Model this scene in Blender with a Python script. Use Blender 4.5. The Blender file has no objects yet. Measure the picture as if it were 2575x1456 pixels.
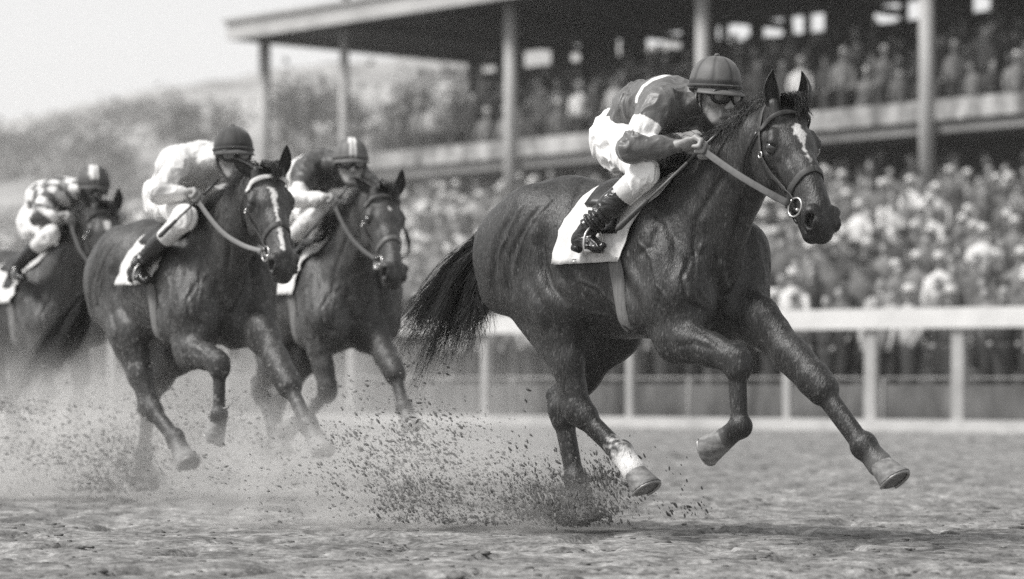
import bpy, bmesh, math, random, os
import numpy as np
from mathutils import Vector, Matrix
from mathutils.bvhtree import BVHTree
ONLY = ''
R = math.radians
M = {}
S = bpy.context.scene
# ---------------------------------------------------------------- camera, sky, sun, exposure
FPX, CX, YH, HC = 7000.0, 1287.5, 950.0, 0.724      # focal length and horizon in units of a 2575 x 1456 picture
cam = bpy.data.cameras.new('camera')
camo = bpy.data.objects.new('camera', cam); S.collection.objects.link(camo); S.camera = camo
camo.location = (0, 0, HC); camo.rotation_euler = (R(90), 0, 0)
cam.sensor_width = 36; cam.lens = 36 * FPX / 2575; cam.shift_y = (YH - 728) / 2575
cam.clip_end = 5000; cam.clip_start = 0.5
cam.dof.use_dof = True; cam.dof.focus_distance = 12.9; cam.dof.aperture_fstop = 1.7
S.render.engine = 'CYCLES'
S.cycles.use_denoising = 'd' in ONLY
S.cycles.max_bounces = 8; S.cycles.volume_bounces = 2; S.cycles.transparent_max_bounces = 16
S.cycles.sample_clamp_indirect = 4; S.cycles.sample_clamp_direct = 7
S.cycles.volume_step_rate = 2.0; S.cycles.volume_max_steps = 128
S.view_settings.view_transform = 'Standard'; S.view_settings.look = 'None'
S.view_settings.gamma = 1.0; S.view_settings.exposure = 0.2
SUN_EL, SUN_AZ = R(50), R(-108)                        # azimuth from +Y towards +X: the light comes from behind the camera's left
w = bpy.data.worlds.new('World'); S.world = w; w.use_nodes = True
nt = w.node_tree; nt.nodes.clear()
sky = nt.nodes.new('ShaderNodeTexSky'); sky.sky_type = 'NISHITA'; sky.sun_disc = False
sky.sun_elevation = SUN_EL; sky.sun_rotation = SUN_AZ; sky.air_density = 1.6; sky.dust_density = 6.0; sky.altitude = 0
bw = nt.nodes.new('ShaderNodeRGBToBW')                 # a monochrome photograph: only the luminance of the sky
mix = nt.nodes.new('ShaderNodeMix'); mix.data_type = 'FLOAT'; mix.inputs[0].default_value = 0.62
cn = nt.nodes.new('ShaderNodeTexNoise'); cn.inputs['Scale'].default_value = 2.2; cn.inputs['Detail'].default_value = 5
cm = nt.nodes.new('ShaderNodeMapRange'); cm.inputs[3].default_value = 7.6; cm.inputs[4].default_value = 9.6
bg = nt.nodes.new('ShaderNodeBackground'); bg.inputs[1].default_value = 0.095
wo = nt.nodes.new('ShaderNodeOutputWorld')
nt.links.new(sky.outputs[0], bw.inputs[0]); nt.links.new(bw.outputs[0], mix.inputs[2])
nt.links.new(cn.outputs[0], cm.inputs[0]); nt.links.new(cm.outputs[0], mix.inputs[3])   # thin bright cloud cover
wtc = nt.nodes.new('ShaderNodeTexCoord'); wsp = nt.nodes.new('ShaderNodeSeparateXYZ'); wmr = nt.nodes.new('ShaderNodeMapRange')   # bright haze low in the sky, clearer overhead
wmr.inputs[1].default_value = .12; wmr.inputs[2].default_value = .75; wmr.inputs[3].default_value = .95; wmr.inputs[4].default_value = .22
nt.links.new(wtc.outputs['Generated'], wsp.inputs[0]); nt.links.new(wsp.outputs['Z'], wmr.inputs[0]); nt.links.new(wmr.outputs[0], mix.inputs[0])
nt.links.new(mix.outputs[0], bg.inputs[0]); nt.links.new(bg.outputs[0], wo.inputs[0])
sl = bpy.data.lights.new('sun', 'SUN'); sl.energy = 3.6; sl.angle = R(15); sl.color = (1, 0.985, 0.965)
so = bpy.data.objects.new('sun', sl); S.collection.objects.link(so)
sd = Vector((math.sin(SUN_AZ) * math.cos(SUN_EL), math.cos(SUN_AZ) * math.cos(SUN_EL), math.sin(SUN_EL)))
so.rotation_euler = sd.to_track_quat('Z', 'Y').to_euler(); so.location = (-20, -20, 40)

# ---------------------------------------------------------------- helpers
rng = np.random.RandomState(7); random.seed(7)
def V(*a): return np.array(a, float)
def unit(v): v = np.asarray(v, float); return v / (np.linalg.norm(v) + 1e-12)
def link(o, parent=None):
    S.collection.objects.link(o)
    if parent: o.parent = parent
    return o
def tag(o, label=None, cat=None, group=None, kind=None):
    if label: o['label'] = label
    if cat: o['category'] = cat
    if group: o['group'] = group
    if kind: o['kind'] = kind
    return o
def empty(name, loc=(0, 0, 0), rz=0):
    o = bpy.data.objects.new(name, None); o.location = loc; o.rotation_euler = (0, 0, rz); o.empty_display_size = .2
    return link(o)
def mesh_obj(name, v, f, mat, parent=None, smooth=True, attrs=None, midx=None):
    me = bpy.data.meshes.new(name)
    v = np.asarray(v, np.float32).reshape(-1, 3)
    if isinstance(f, np.ndarray) and f.ndim == 2:
        n, k = f.shape
        me.vertices.add(len(v)); me.vertices.foreach_set('co', v.ravel())
        me.loops.add(n * k); me.loops.foreach_set('vertex_index', f.ravel().astype(np.int32))
        me.polygons.add(n); me.polygons.foreach_set('loop_start', (np.arange(n) * k).astype(np.int32))
        me.polygons.foreach_set('loop_total', np.full(n, k, np.int32)); me.update(calc_edges=True)
    else:
        me.from_pydata([tuple(map(float, a)) for a in v], [], [tuple(map(int, a)) for a in f])
    if attrs:
        for k, a in attrs.items():
            at = me.attributes.new(k, 'FLOAT', 'POINT'); at.data.foreach_set('value', np.asarray(a, np.float32))
    for m in (mat if isinstance(mat, (list, tuple)) else [mat]): me.materials.append(m)
    if midx is not None: me.polygons.foreach_set('material_index', np.asarray(midx, np.int32))
    me.polygons.foreach_set('use_smooth', np.full(len(me.polygons), bool(smooth)))
    me.update()
    return link(bpy.data.objects.new(name, me), parent)
class MB:
    """collects simple solids into one mesh"""
    def __init__(s): s.v = []; s.f = []; s.m = []
    def add(s, v, f, m=0):
        b = len(s.v); s.v += [tuple(map(float, a)) for a in v]
        s.f += [tuple(int(i) + b for i in q) for q in f]; s.m += [m] * len(f)
    def box(s, c, d, rot=None, m=0):
        c = V(*c); d = V(*d) / 2
        q = [V(x, y, z) * d for x in (-1, 1) for y in (-1, 1) for z in (-1, 1)]
        if rot is not None: q = [rot @ a for a in q]
        s.add([c + a for a in q], [(0, 1, 3, 2), (4, 6, 7, 5), (0, 4, 5, 1), (2, 3, 7, 6), (0, 2, 6, 4), (1, 5, 7, 3)], m)
    def tube(s, pts, r, n=8, m=0, cap=True, flat=None):
        pts = [V(*p) for p in pts]; N = len(pts)
        rr = r if hasattr(r, '__len__') else [r] * N
        up = V(0, 0, 1); vs = []; prev = None
        for i, p in enumerate(pts):
            t = unit(pts[min(i + 1, N - 1)] - pts[max(i - 1, 0)])
            if prev is None:
                a = up if abs(t @ up) < .9 else V(1, 0, 0)
            else: a = prev
            x = unit(a - t * (a @ t)); prev = x; y = np.cross(t, x)
            for k in range(n):
                an = 2 * math.pi * k / n
                vs.append(p + rr[i] * (x * math.cos(an) + y * math.sin(an)))
        fs = [(i * n + k, i * n + (k + 1) % n, (i + 1) * n + (k + 1) % n, (i + 1) * n + k) for i in range(N - 1) for k in range(n)]
        if cap: fs += [tuple(range(n))[::-1], tuple((N - 1) * n + k for k in range(n))]
        s.add(vs, fs, m)
    def ball(s, c, r, n=10, m=0, rot=None):
        c = V(*c); r = V(*r) if hasattr(r, '__len__') else V(r, r, r)
        vs = []; h = n // 2 + 1
        for i in range(1, h):
            th = math.pi * i / h
            for k in range(n):
                a = 2 * math.pi * k / n
                q = V(math.sin(th) * math.cos(a), math.sin(th) * math.sin(a), math.cos(th)) * r
                vs.append(c + (rot @ q if rot is not None else q))
        t = V(0, 0, r[2]); t = rot @ t if rot is not None else t
        vs += [c + t, c - t]; L = len(vs)
        fs = [(i * n + k, (i + 1) * n + k, (i + 1) * n + (k + 1) % n, i * n + (k + 1) % n) for i in range(h - 2) for k in range(n)]
        fs += [(L - 2, k, (k + 1) % n) for k in range(n)] + [(L - 1, (h - 2) * n + (k + 1) % n, (h - 2) * n + k) for k in range(n)]
        s.add(vs, fs, m)
    def build(s, name, mat, parent=None, smooth=True):
        return mesh_obj(name, s.v, s.f, mat, parent, smooth, midx=s.m)

def gray(v): return (v, v * .99, v * .975, 1)
def mat(name, col, rough=.7, noise=None, bump=None, spec=.5, metal=0, sheen=0, coat=0, attr=None):
    """noise=(scale,contrast,detail[,stretch xyz]) varies the colour; bump=[(scale,strength,distance,stretch)...]; attr=[(attribute,colour)...]"""
    m = bpy.data.materials.new(name); m.use_nodes = True; t = m.node_tree; N = t.nodes; L = t.links
    b = N['Principled BSDF']; b.inputs['Roughness'].default_value = rough; b.inputs['Metallic'].default_value = metal
    b.inputs['Specular IOR Level'].default_value = spec
    if sheen: b.inputs['Sheen Weight'].default_value = sheen; b.inputs['Sheen Roughness'].default_value = .4
    if coat: b.inputs['Coat Weight'].default_value = coat; b.inputs['Coat Roughness'].default_value = .2
    b.inputs['Base Color'].default_value = gray(col)
    tc = N.new('ShaderNodeTexCoord')
    def ntex(sc, det, st, dist=0):
        mp = N.new('ShaderNodeMapping'); mp.inputs['Scale'].default_value = st or (1, 1, 1)
        L.new(tc.outputs['Object'], mp.inputs[0])
        n = N.new('ShaderNodeTexNoise'); n.inputs['Scale'].default_value = sc; n.inputs['Detail'].default_value = det
        n.inputs['Distortion'].default_value = dist
        L.new(mp.outputs[0], n.inputs['Vector']); return n
    src = None
    if noise:
        for q in (noise if isinstance(noise, list) else [noise]):
            n = ntex(q[0], q[2], q[3] if len(q) > 3 else None, q[4] if len(q) > 4 else 0)
            mr = N.new('ShaderNodeMapRange'); mr.inputs[1].default_value = .3; mr.inputs[2].default_value = .7
            mr.inputs[3].default_value = 1 - q[1]; mr.inputs[4].default_value = 1 + q[1]
            L.new(n.outputs[0], mr.inputs[0])
            mx = N.new('ShaderNodeVectorMath'); mx.operation = 'SCALE'
            if src is None: mx.inputs[0].default_value = gray(col)[:3]
            else: L.new(src, mx.inputs[0])
            L.new(mr.outputs[0], mx.inputs['Scale']); src = mx.outputs[0]
    if attr:
        for an, c in attr:
            a = N.new('ShaderNodeAttribute'); a.attribute_name = an
            mx = N.new('ShaderNodeMix'); mx.data_type = 'RGBA'
            if src is None: mx.inputs[6].default_value = gray(col)
            else: L.new(src, mx.inputs[6])
            mx.inputs[7].default_value = gray(c)
            L.new(a.outputs['Fac'], mx.inputs[0]); src = mx.outputs[2]
    if src is not None: L.new(src, b.inputs['Base Color'])
    last = None
    for q in (bump or []):
        n = ntex(q[0], 3, q[3] if len(q) > 3 else None, q[4] if len(q) > 4 else 0)
        bp = N.new('ShaderNodeBump'); bp.inputs['Strength'].default_value = q[1]; bp.inputs['Distance'].default_value = q[2]
        L.new(n.outputs[0], bp.inputs['Height'])
        if last: L.new(last.outputs[0], bp.inputs['Normal'])
        last = bp
    if last: L.new(last.outputs[0], b.inputs['Normal'])
    return m

# value noise for modelling
_T = np.random.RandomState(3).rand(64, 64, 64).astype(np.float32)
def vnoise(p, oct=1):
    p = np.asarray(p, float); out = np.zeros(len(p)); amp = 1; tot = 0
    for o in range(oct):
        i = np.floor(p).astype(int); f = p - i; f = f * f * (3 - 2 * f)
        a = 0
        for dx in (0, 1):
            for dy in (0, 1):
                for dz in (0, 1):
                    wgt = (f[:, 0] if dx else 1 - f[:, 0]) * (f[:, 1] if dy else 1 - f[:, 1]) * (f[:, 2] if dz else 1 - f[:, 2])
                    a = a + wgt * _T[(i[:, 0] + dx) % 64, (i[:, 1] + dy) % 64, (i[:, 2] + dz) % 64]
        out += amp * a; tot += amp; amp *= .5; p = p * 2.03 + 17.1
    return out / tot * 2 - 1

# ---------------------------------------------------------------- smooth solids: blended primitives on a grid, turned into one closed surface
class Field:
    def __init__(s, lo, hi, h):
        s.lo = V(*lo); s.h = h; s.n = np.ceil((V(*hi) - s.lo) / h).astype(int) + 1
        s.F = np.full(s.n, .2, np.float32)
    def add(s, p, q, rp, rq=None, k=.03, u=(0, 1, 0), sub=False):
        p = V(*p); q = V(*q); rq = rp if rq is None else rq
        rp = rp if hasattr(rp, '__len__') else (rp, rp); rq = rq if hasattr(rq, '__len__') else (rq, rq)
        mg = max(max(rp), max(rq)) + k + 2.5 * s.h
        a = np.maximum(np.floor((np.minimum(p, q) - mg - s.lo) / s.h).astype(int), 0)
        b = np.minimum(np.ceil((np.maximum(p, q) + mg - s.lo) / s.h).astype(int), s.n)
        if (b <= a).any(): return
        g = [(s.lo[i] + np.arange(a[i], b[i]) * s.h).astype(np.float32) for i in range(3)]
        X, Y, Z = g[0][:, None, None], g[1][None, :, None], g[2][None, None, :]
        ax = (q - p).astype(np.float32); L2 = float(ax @ ax); u = unit(u).astype(np.float32)
        ox, oy, oz = X - np.float32(p[0]), Y - np.float32(p[1]), Z - np.float32(p[2])
        t = np.clip((ox * ax[0] + oy * ax[1] + oz * ax[2]) / L2, 0, 1) if L2 > 1e-9 else np.zeros((1, 1, 1), np.float32)
        ox = ox - t * ax[0]; oy = oy - t * ax[1]; oz = oz - t * ax[2]
        lat = (ox * u[0] + oy * u[1] + oz * u[2]) ** 2
        oth = np.maximum(ox * ox + oy * oy + oz * oz - lat, 0)
        rl = rp[0] + t * (rq[0] - rp[0]); ro = rp[1] + t * (rq[1] - rp[1])
        k0 = np.sqrt(lat / rl ** 2 + oth / ro ** 2); k1 = np.sqrt(lat / rl ** 4 + oth / ro ** 4) + 1e-5
        d = k0 * (k0 - 1) / k1
        sl_ = tuple(slice(a[i], b[i]) for i in range(3)); F = s.F[sl_]
        if sub:
            d = -d; hh = np.maximum(k - np.abs(F - d), 0) / k; s.F[sl_] = np.maximum(F, d) + hh * hh * k / 4
        else:
            hh = np.maximum(k - np.abs(F - d), 0) / k; s.F[sl_] = np.minimum(F, d) - hh * hh * k / 4
    def mesh(s, relax=2):
        F = s.F; sg = F < 0; nx, ny, nz = F.shape
        c = np.zeros((nx - 1, ny - 1, nz - 1), np.int8)
        for dx in (0, 1):
            for dy in (0, 1):
                for dz in (0, 1): c += sg[dx:nx - 1 + dx, dy:ny - 1 + dy, dz:nz - 1 + dz]
        act = np.argwhere((c > 0) & (c < 8)); idx = np.full(c.shape, -1, np.int32)
        idx[act[:, 0], act[:, 1], act[:, 2]] = np.arange(len(act))
        P = np.zeros((len(act), 3)); W = np.zeros(len(act))
        cs = [(x, y, z) for x in (0, 1) for y in (0, 1) for z in (0, 1)]
        for a in cs:
            for ax in range(3):
                if a[ax]: continue
                b = list(a); b[ax] = 1
                fa = F[act[:, 0] + a[0], act[:, 1] + a[1], act[:, 2] + a[2]]; fb = F[act[:, 0] + b[0], act[:, 1] + b[1], act[:, 2] + b[2]]
                m = (fa < 0) != (fb < 0); t = fa[m] / (fa[m] - fb[m])
                pt = np.tile(V(*a), (m.sum(), 1)); pt[:, ax] += t
                P[m] += pt; W[m] += 1
        v = s.lo + (act + P / W[:, None]) * s.h
        quads = []
        for ax in range(3):
            o = [i for i in range(3) if i != ax]
            A = np.take(sg, range(F.shape[ax] - 1), ax); B = np.take(sg, range(1, F.shape[ax]), ax)
            e = np.argwhere(A != B); ok = (e[:, o[0]] > 0) & (e[:, o[1]] > 0) & (e[:, o[0]] < F.shape[o[0]] - 1) & (e[:, o[1]] < F.shape[o[1]] - 1)
            e = e[ok]; fl = A[e[:, 0], e[:, 1], e[:, 2]]
            def gi(d0, d1):
                z = e.copy(); z[:, o[0]] -= d0; z[:, o[1]] -= d1; return idx[z[:, 0], z[:, 1], z[:, 2]]
            q = np.stack([gi(0, 0), gi(1, 0), gi(1, 1), gi(0, 1)], 1)
            if ax == 1: fl = ~fl
            q[~fl] = q[~fl][:, ::-1]; quads.append(q)
        f = np.concatenate(quads)
        f = f[(f >= 0).all(1)]
        e = np.concatenate([f[:, [0, 1]], f[:, [1, 2]], f[:, [2, 3]], f[:, [3, 0]]])
        deg = np.bincount(e[:, 0], minlength=len(v)) + 1e-9
        for _ in range(relax):
            v = v * .5 + .5 * np.stack([np.bincount(e[:, 0], v[e[:, 1], i], minlength=len(v)) / deg for i in range(3)], 1)
        return v, f
def vnormals(v, f):
    n = np.cross(v[f[:, 2]] - v[f[:, 0]], v[f[:, 3]] - v[f[:, 1]])
    out = np.stack([sum(np.bincount(f[:, k], n[:, i], minlength=len(v)) for k in range(4)) for i in range(3)], 1)
    return out / (np.linalg.norm(out, axis=1)[:, None] + 1e-12)
def seg_dist(P, poly):
    """least distance from points (n,k) to a polyline, and the place along it 0..1"""
    poly = np.asarray(poly, float); best = np.full(len(P), 1e9); pos = np.zeros(len(P)); n = len(poly) - 1
    for i in range(n):
        a, b = poly[i], poly[i + 1]; d = b - a
        t = np.clip(((P - a) @ d) / (d @ d + 1e-12), 0, 1)
        q = np.linalg.norm(P - a - t[:, None] * d, axis=1); m = q < best
        best[m] = q[m]; pos[m] = (i + t[m]) / n
    return best, pos
def spline(pts, n):
    """Catmull-Rom through pts, n samples"""
    p = [V(*a) for a in pts]; p = [2 * p[0] - p[1]] + p + [2 * p[-1] - p[-2]]; out = []
    m = len(p) - 3
    for k in range(n):
        s_ = k / (n - 1) * m; i = min(int(s_), m - 1); t = s_ - i; a, b, c, d = p[i:i + 4]
        out.append(.5 * (2 * b + (c - a) * t + (2 * a - 5 * b + 4 * c - d) * t * t + (3 * b - a - 3 * c + d) * t ** 3))
    return np.array(out)
class Frame:
    """where a horse stands and which way it runs; turns picture points at a known side offset into its own coordinates"""
    def __init__(s, px, Y0, th):
        s.Y0 = Y0; s.X0 = (px - CX) / FPX * Y0; s.th = R(th)
        s.h = (math.sin(s.th), -math.cos(s.th)); s.l = (math.cos(s.th), math.sin(s.th)); s.rz = math.atan2(s.h[1], s.h[0])
    def L(s, px, py, y=0):
        k = (px - CX) / FPX
        x = (k * (s.Y0 + y * s.l[1]) - s.X0 - y * s.l[0]) / (s.h[0] - k * s.h[1])
        Y = s.Y0 + x * s.h[1] + y * s.l[1]
        return V(x, y, HC + (YH - py) / FPX * Y)
    def W(s, p):
        p = np.atleast_2d(p)
        return np.stack([s.X0 + p[:, 0] * s.h[0] + p[:, 1] * s.l[0], s.Y0 + p[:, 0] * s.h[1] + p[:, 1] * s.l[1], p[:, 2]], 1)
    def px(s, p):
        q = s.W(p); return np.stack([CX + FPX * q[:, 0] / q[:, 1], YH - FPX * (q[:, 2] - HC) / q[:, 1]], 1)
    def dirL(s, d):
        return V(d[0] * s.h[0] + d[1] * s.h[1], d[0] * s.l[0] + d[1] * s.l[1], d[2])
def frame3(e1, w):
    e1 = unit(e1); w = unit(V(*w) - e1 * (V(*w) @ e1)); return e1, w, np.cross(e1, w)
# ---------------------------------------------------------------- the place: track, rail, bank, crowd, grandstand, hill
def at(px, Y, z): return V((px - CX) / FPX * Y, Y, z)
M['dirt'] = mat('churned track dirt', .21, .95, noise=[(.8, .12, 4, (1, .8, 1), .5), (8, .34, 4, (.55, .40, 1), .3), (22, .46, 4, (.50, .45, 1), .3), (70, .36, 3, (.6, .6, 1)), (300, .2, 2)],
                bump=[(16, .7, .03, (.55, .5, 1), .3), (60, .7, .012, (.6, .6, 1)), (300, .5, .004)], spec=.08)
M['clod'] = mat('damp dirt clods', .12, .95, noise=[(30, .4, 3), (200, .3, 2)], bump=[(120, .7, .004)], spec=.15)
M['clod_light'] = mat('dry dirt clods', .20, .95, noise=[(30, .4, 3), (200, .3, 2)], bump=[(120, .7, .004)], spec=.15)
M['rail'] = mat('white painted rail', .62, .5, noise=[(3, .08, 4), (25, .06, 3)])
M['rail_shade'] = mat('shaded white paint', .46, .6, noise=[(3, .15, 4)])  # shaded copy of the rail white, the shade put into its colour
M['post'] = mat('grubby white post', .34, .7, noise=[(3, .2, 4)])
M['wood'] = mat('grey painted post', .36, .7, noise=[(4, .2, 4, (1, 1, .2))])
M['grass'] = mat('trampled grass bank', .10, .95, noise=[(1.5, .35, 5), (20, .3, 3)])
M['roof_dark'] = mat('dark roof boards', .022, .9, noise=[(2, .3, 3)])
M['fascia'] = mat('pale roof fascia', .42, .7, noise=[(1.2, .16, 4)])
M['concrete'] = mat('stand concrete', .20, .9, noise=[(1.5, .25, 4)])
M['shade_wall'] = mat('shadow-toned stand wall', .05, .9, noise=[(1.5, .3, 4)])  # shadow inside the stand is put into this wall colour
M['hill'] = mat('haze-paled wooded hillside', .27, 1.0, noise=[(.03, .5, 6), (.12, .35, 4)])  # base colour lightened to carry the distance haze
M['leaf'] = mat('haze-paled foliage', .24, .9, noise=[(.6, .4, 4)])  # paled in the colour for haze, like the hill
M['bark'] = mat('bark', .1, .9)
# track: one sheet, finely uneven where it is near
def grid_sheet(name, xs, ys, hf, m):
    X, Y = np.meshgrid(xs, ys); p = np.stack([X.ravel(), Y.ravel(), np.zeros(X.size)], 1); p[:, 2] = hf(p)
    nx, ny = len(xs), len(ys); i = np.arange(nx * ny).reshape(ny, nx)
    f = np.stack([i[:-1, :-1].ravel(), i[:-1, 1:].ravel(), i[1:, 1:].ravel(), i[1:, :-1].ravel()], 1)
    return mesh_obj(name, p, f, m)
def rough(p):
    d = unit(V(-.98, .2, 0)); n_ = V(d[1], -d[0], 0)
    q = np.stack([p @ d * 3.6, p @ n_ * 2.8, p[:, 2] * 0], 1)
    near = np.clip((46 - p[:, 1]) / 20, 0, 1)
    h_ = .013 * vnoise(q * 1.2, 3) + .010 * vnoise(q * 3.5 + 9, 2) - .02
    hol = np.clip(vnoise(q * 1.6 + 40, 1) - .30, 0, 1) * .13
    return (h_ - hol) * near - .012
xs = np.concatenate([[-600, -200, -80, -40, -20], np.arange(-9, 9.01, .045), [20, 40, 80, 200, 600]])
ys = np.concatenate([[-30, 0, 6], np.arange(9, 14, .035), np.arange(14, 24, .06), np.arange(24, 46, .25), [55, 80, 140, 300, 700, 2000]])
tr = grid_sheet('track', xs, ys, rough, M['dirt']); tag(tr, kind='structure')
# running rail
RA = V(6.92, 37.6, 0); RD = unit(V(-.789, .614, 0)); RN = V(.614, .789, 0)
rz_r = math.atan2(RD[1], RD[0]); Rm = np.array([[math.cos(rz_r), -math.sin(rz_r), 0], [math.sin(rz_r), math.cos(rz_r), 0], [0, 0, 1]])
e = empty('rail_fence', tuple(RA)); tag(e, 'white running rail with a deep top board in front of the crowd', 'rail fence')
def rb(t0, t1, n_, z0, z1, th): 
    c = RD * (t0 + t1) / 2 + RN * n_ + V(0, 0, (z0 + z1) / 2); return c, (t1 - t0, th, z1 - z0)
mb = MB(); mb.box(*rb(-8, 42, 0, 1.41, 1.69, .10), rot=Rm); mb.build('top_rail', M['rail'], e, smooth=False)
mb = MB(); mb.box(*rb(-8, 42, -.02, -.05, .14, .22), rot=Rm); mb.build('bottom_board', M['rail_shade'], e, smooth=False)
mb = MB(); mb.tube([RD * t + RN * .10 + V(0, 0, .72) for t in (-8, 42)], .014, 8); mb.build('wire', M['wood'], e)
def rail_t(px):
    k = (px - CX) / FPX; return (k * RA[1] - RA[0]) / (RD[0] - k * RD[1])
t0 = rail_t(2405); sp = rail_t(2185) - t0
for k in range(-3, 22):
    t = t0 + sp * k
    if t < -8 or t > 42: continue
    if k > 1 and k % 2: continue
    near = t < t0 + sp * 1.5; hw = .09 if near else .055
    mb = MB(); mb.box(*rb(t - hw, t + hw, .07, -.1, 1.42, .10), rot=Rm); mb.build('post', M['post'] if near else M['wood'], e, smooth=False)
cb = empty('crowd_barrier', tuple(RA + RN * 1.25)); tag(cb, 'low grey weathered boarding between the running rail and the crowd', 'barrier')
M['board'] = mat('weathered grey boarding', .10, .9, noise=[(1.1, .6, 4, (1.6, 1.6, .5)), (4, .3, 3, (2, 2, .4))])
for k in range(16):
    mb = MB(); mb.box(RD * (-9 + k * 3.4) + V(0, 0, .32), (3.36, .05, .62), rot=Rm); mb.build('panel', M['board'], cb, smooth=False)
    mb = MB(); mb.box(RD * (-9 + k * 3.4 + 1.7) + V(0, 0, .35), (.03, .10, .74), rot=Rm); mb.build('post', M['wood'], cb, smooth=False)
# spectators' bank
def bank_z(n_): return np.interp(n_, [0, 1.6, 21, 24], [0, .05, 4.0, 4.1])
vs = []; ns_ = [1.2, 1.6, 6, 11, 16, 21, 60]; ts = np.linspace(-25, 150, 30)
for n_ in ns_:
    for t in ts: p = RA + RD * t + RN * n_; vs.append((p[0], p[1], float(bank_z(n_)) - .02 + (-.06 if n_ < 1.3 else 0)))
fs = [(j * 30 + k, j * 30 + k + 1, (j + 1) * 30 + k + 1, (j + 1) * 30 + k) for j in range(len(ns_) - 1) for k in range(29)]
b_ = mesh_obj('bank', vs, [q[::-1] for q in fs], M['grass']); tag(b_, kind='structure')

# grandstand
S0 = V(.08, 70, 0); T_ = V(.669, -.743, 0); N_ = V(.743, .669, 0)
sz = math.atan2(T_[1], T_[0]); Sm = np.array([[math.cos(sz), -math.sin(sz), 0], [math.sin(sz), math.cos(sz), 0], [0, 0, 1]])
gs = empty('grandstand', tuple(S0)); tag(gs, 'long two-tier grandstand with a dark roof on tall pale posts', 'grandstand')
def gp(t, n_, z): return T_ * t + N_ * n_ + V(0, 0, z)
def gbox(name, t0, t1, n0, n1, z0, z1, m, parent=gs):
    mb = MB(); mb.box(gp((t0 + t1) / 2, (n0 + n1) / 2, (z0 + z1) / 2), (t1 - t0, n1 - n0, z1 - z0), rot=Sm); return mb.build(name, m, parent, smooth=False)
TL, TR = -11.6 + .95, 34
DP = 8.2
mb = MB()                                    # roof deck, a thin slab rising a little to the back
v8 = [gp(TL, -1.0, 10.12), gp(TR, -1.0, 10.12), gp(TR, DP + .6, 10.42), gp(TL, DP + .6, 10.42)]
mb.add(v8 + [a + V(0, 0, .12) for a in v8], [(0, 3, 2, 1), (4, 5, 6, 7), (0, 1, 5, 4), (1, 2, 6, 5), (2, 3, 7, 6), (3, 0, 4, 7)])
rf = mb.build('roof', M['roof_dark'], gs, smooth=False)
gbox('fascia', TL - .05, TR, -1.12, -1.0, 10.08, 10.60, M['fascia'], rf)
gbox('gutter', TL - .12, TR, -1.22, -1.12, 10.56, 10.66, M['wood'], rf)
gbox('end_board', TL - .12, TL - .003, -1.0, DP + .6, 10.10, 10.55, M['fascia'], rf)
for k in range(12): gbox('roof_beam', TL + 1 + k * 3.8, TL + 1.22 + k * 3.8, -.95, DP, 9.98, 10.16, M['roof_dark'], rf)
for k in range(-1, 6):
    t = 6.7 * k - .0 if k > -1 else -10.25
    mb = MB(); mb.tube([gp(t, -.15, 3.6), gp(t, -.15, 10.1)], .17, 12); mb.build('post', M['wood'], gs)
mb = MB(); mb.tube([gp(-6.7, -.15, 3.6), gp(-6.7, -.15, 10.1)], .13, 12); mb.build('post', M['wood'], gs)
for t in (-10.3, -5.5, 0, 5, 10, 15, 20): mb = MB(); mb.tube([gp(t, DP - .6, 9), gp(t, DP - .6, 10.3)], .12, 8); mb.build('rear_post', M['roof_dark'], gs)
M['deck'] = mat('patchy painted deck front', .27, .8, noise=[(2.2, .75, 4, (1, 1, .3)), (6, .3, 2)])
gbox('deck_front', TL + .6, TR, -.10, .02, 6.26, 6.70, M['deck'])
gbox('deck_slab', TL + .6, TR, .02, 2.2, 6.0, 6.2, M['concrete'])
NT = 10
for k in range(NT):
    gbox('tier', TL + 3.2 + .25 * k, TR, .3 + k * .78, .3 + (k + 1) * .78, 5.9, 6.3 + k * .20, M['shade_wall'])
gbox('under_wall', TL + 3, TR, 1.9, 2.1, 2.5, 5.998, M['shade_wall'])  # dark sheet standing in for the shadow under the upper deck
# rear wall with openings just under the eaves
zb = 9.86
def stand_t(px, n_):
    k = (px - CX) / FPX; b_ = S0 + N_ * n_; return (k * b_[1] - b_[0]) / (T_[0] - k * T_[1])
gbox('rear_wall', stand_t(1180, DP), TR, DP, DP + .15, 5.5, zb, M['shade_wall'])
ops = [(1205, 1245), (1310, 1385), (1428, 1474), (1545, 1560), (1618, 1712), (1795, 1885), (1912, 1968), (1984, 2020), (2032, 2072), (2190, 2262), (2275, 2330), (2440, 2490)]
prev = stand_t(1175, DP)
for a_, b_ in ops + [(2700, 2701)]:
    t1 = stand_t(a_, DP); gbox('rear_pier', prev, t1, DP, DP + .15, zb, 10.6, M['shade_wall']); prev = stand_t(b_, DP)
gbox('lower_wall', TL + 3, TR, .05, .2, 2.5, 3.9, M['concrete'])

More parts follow.
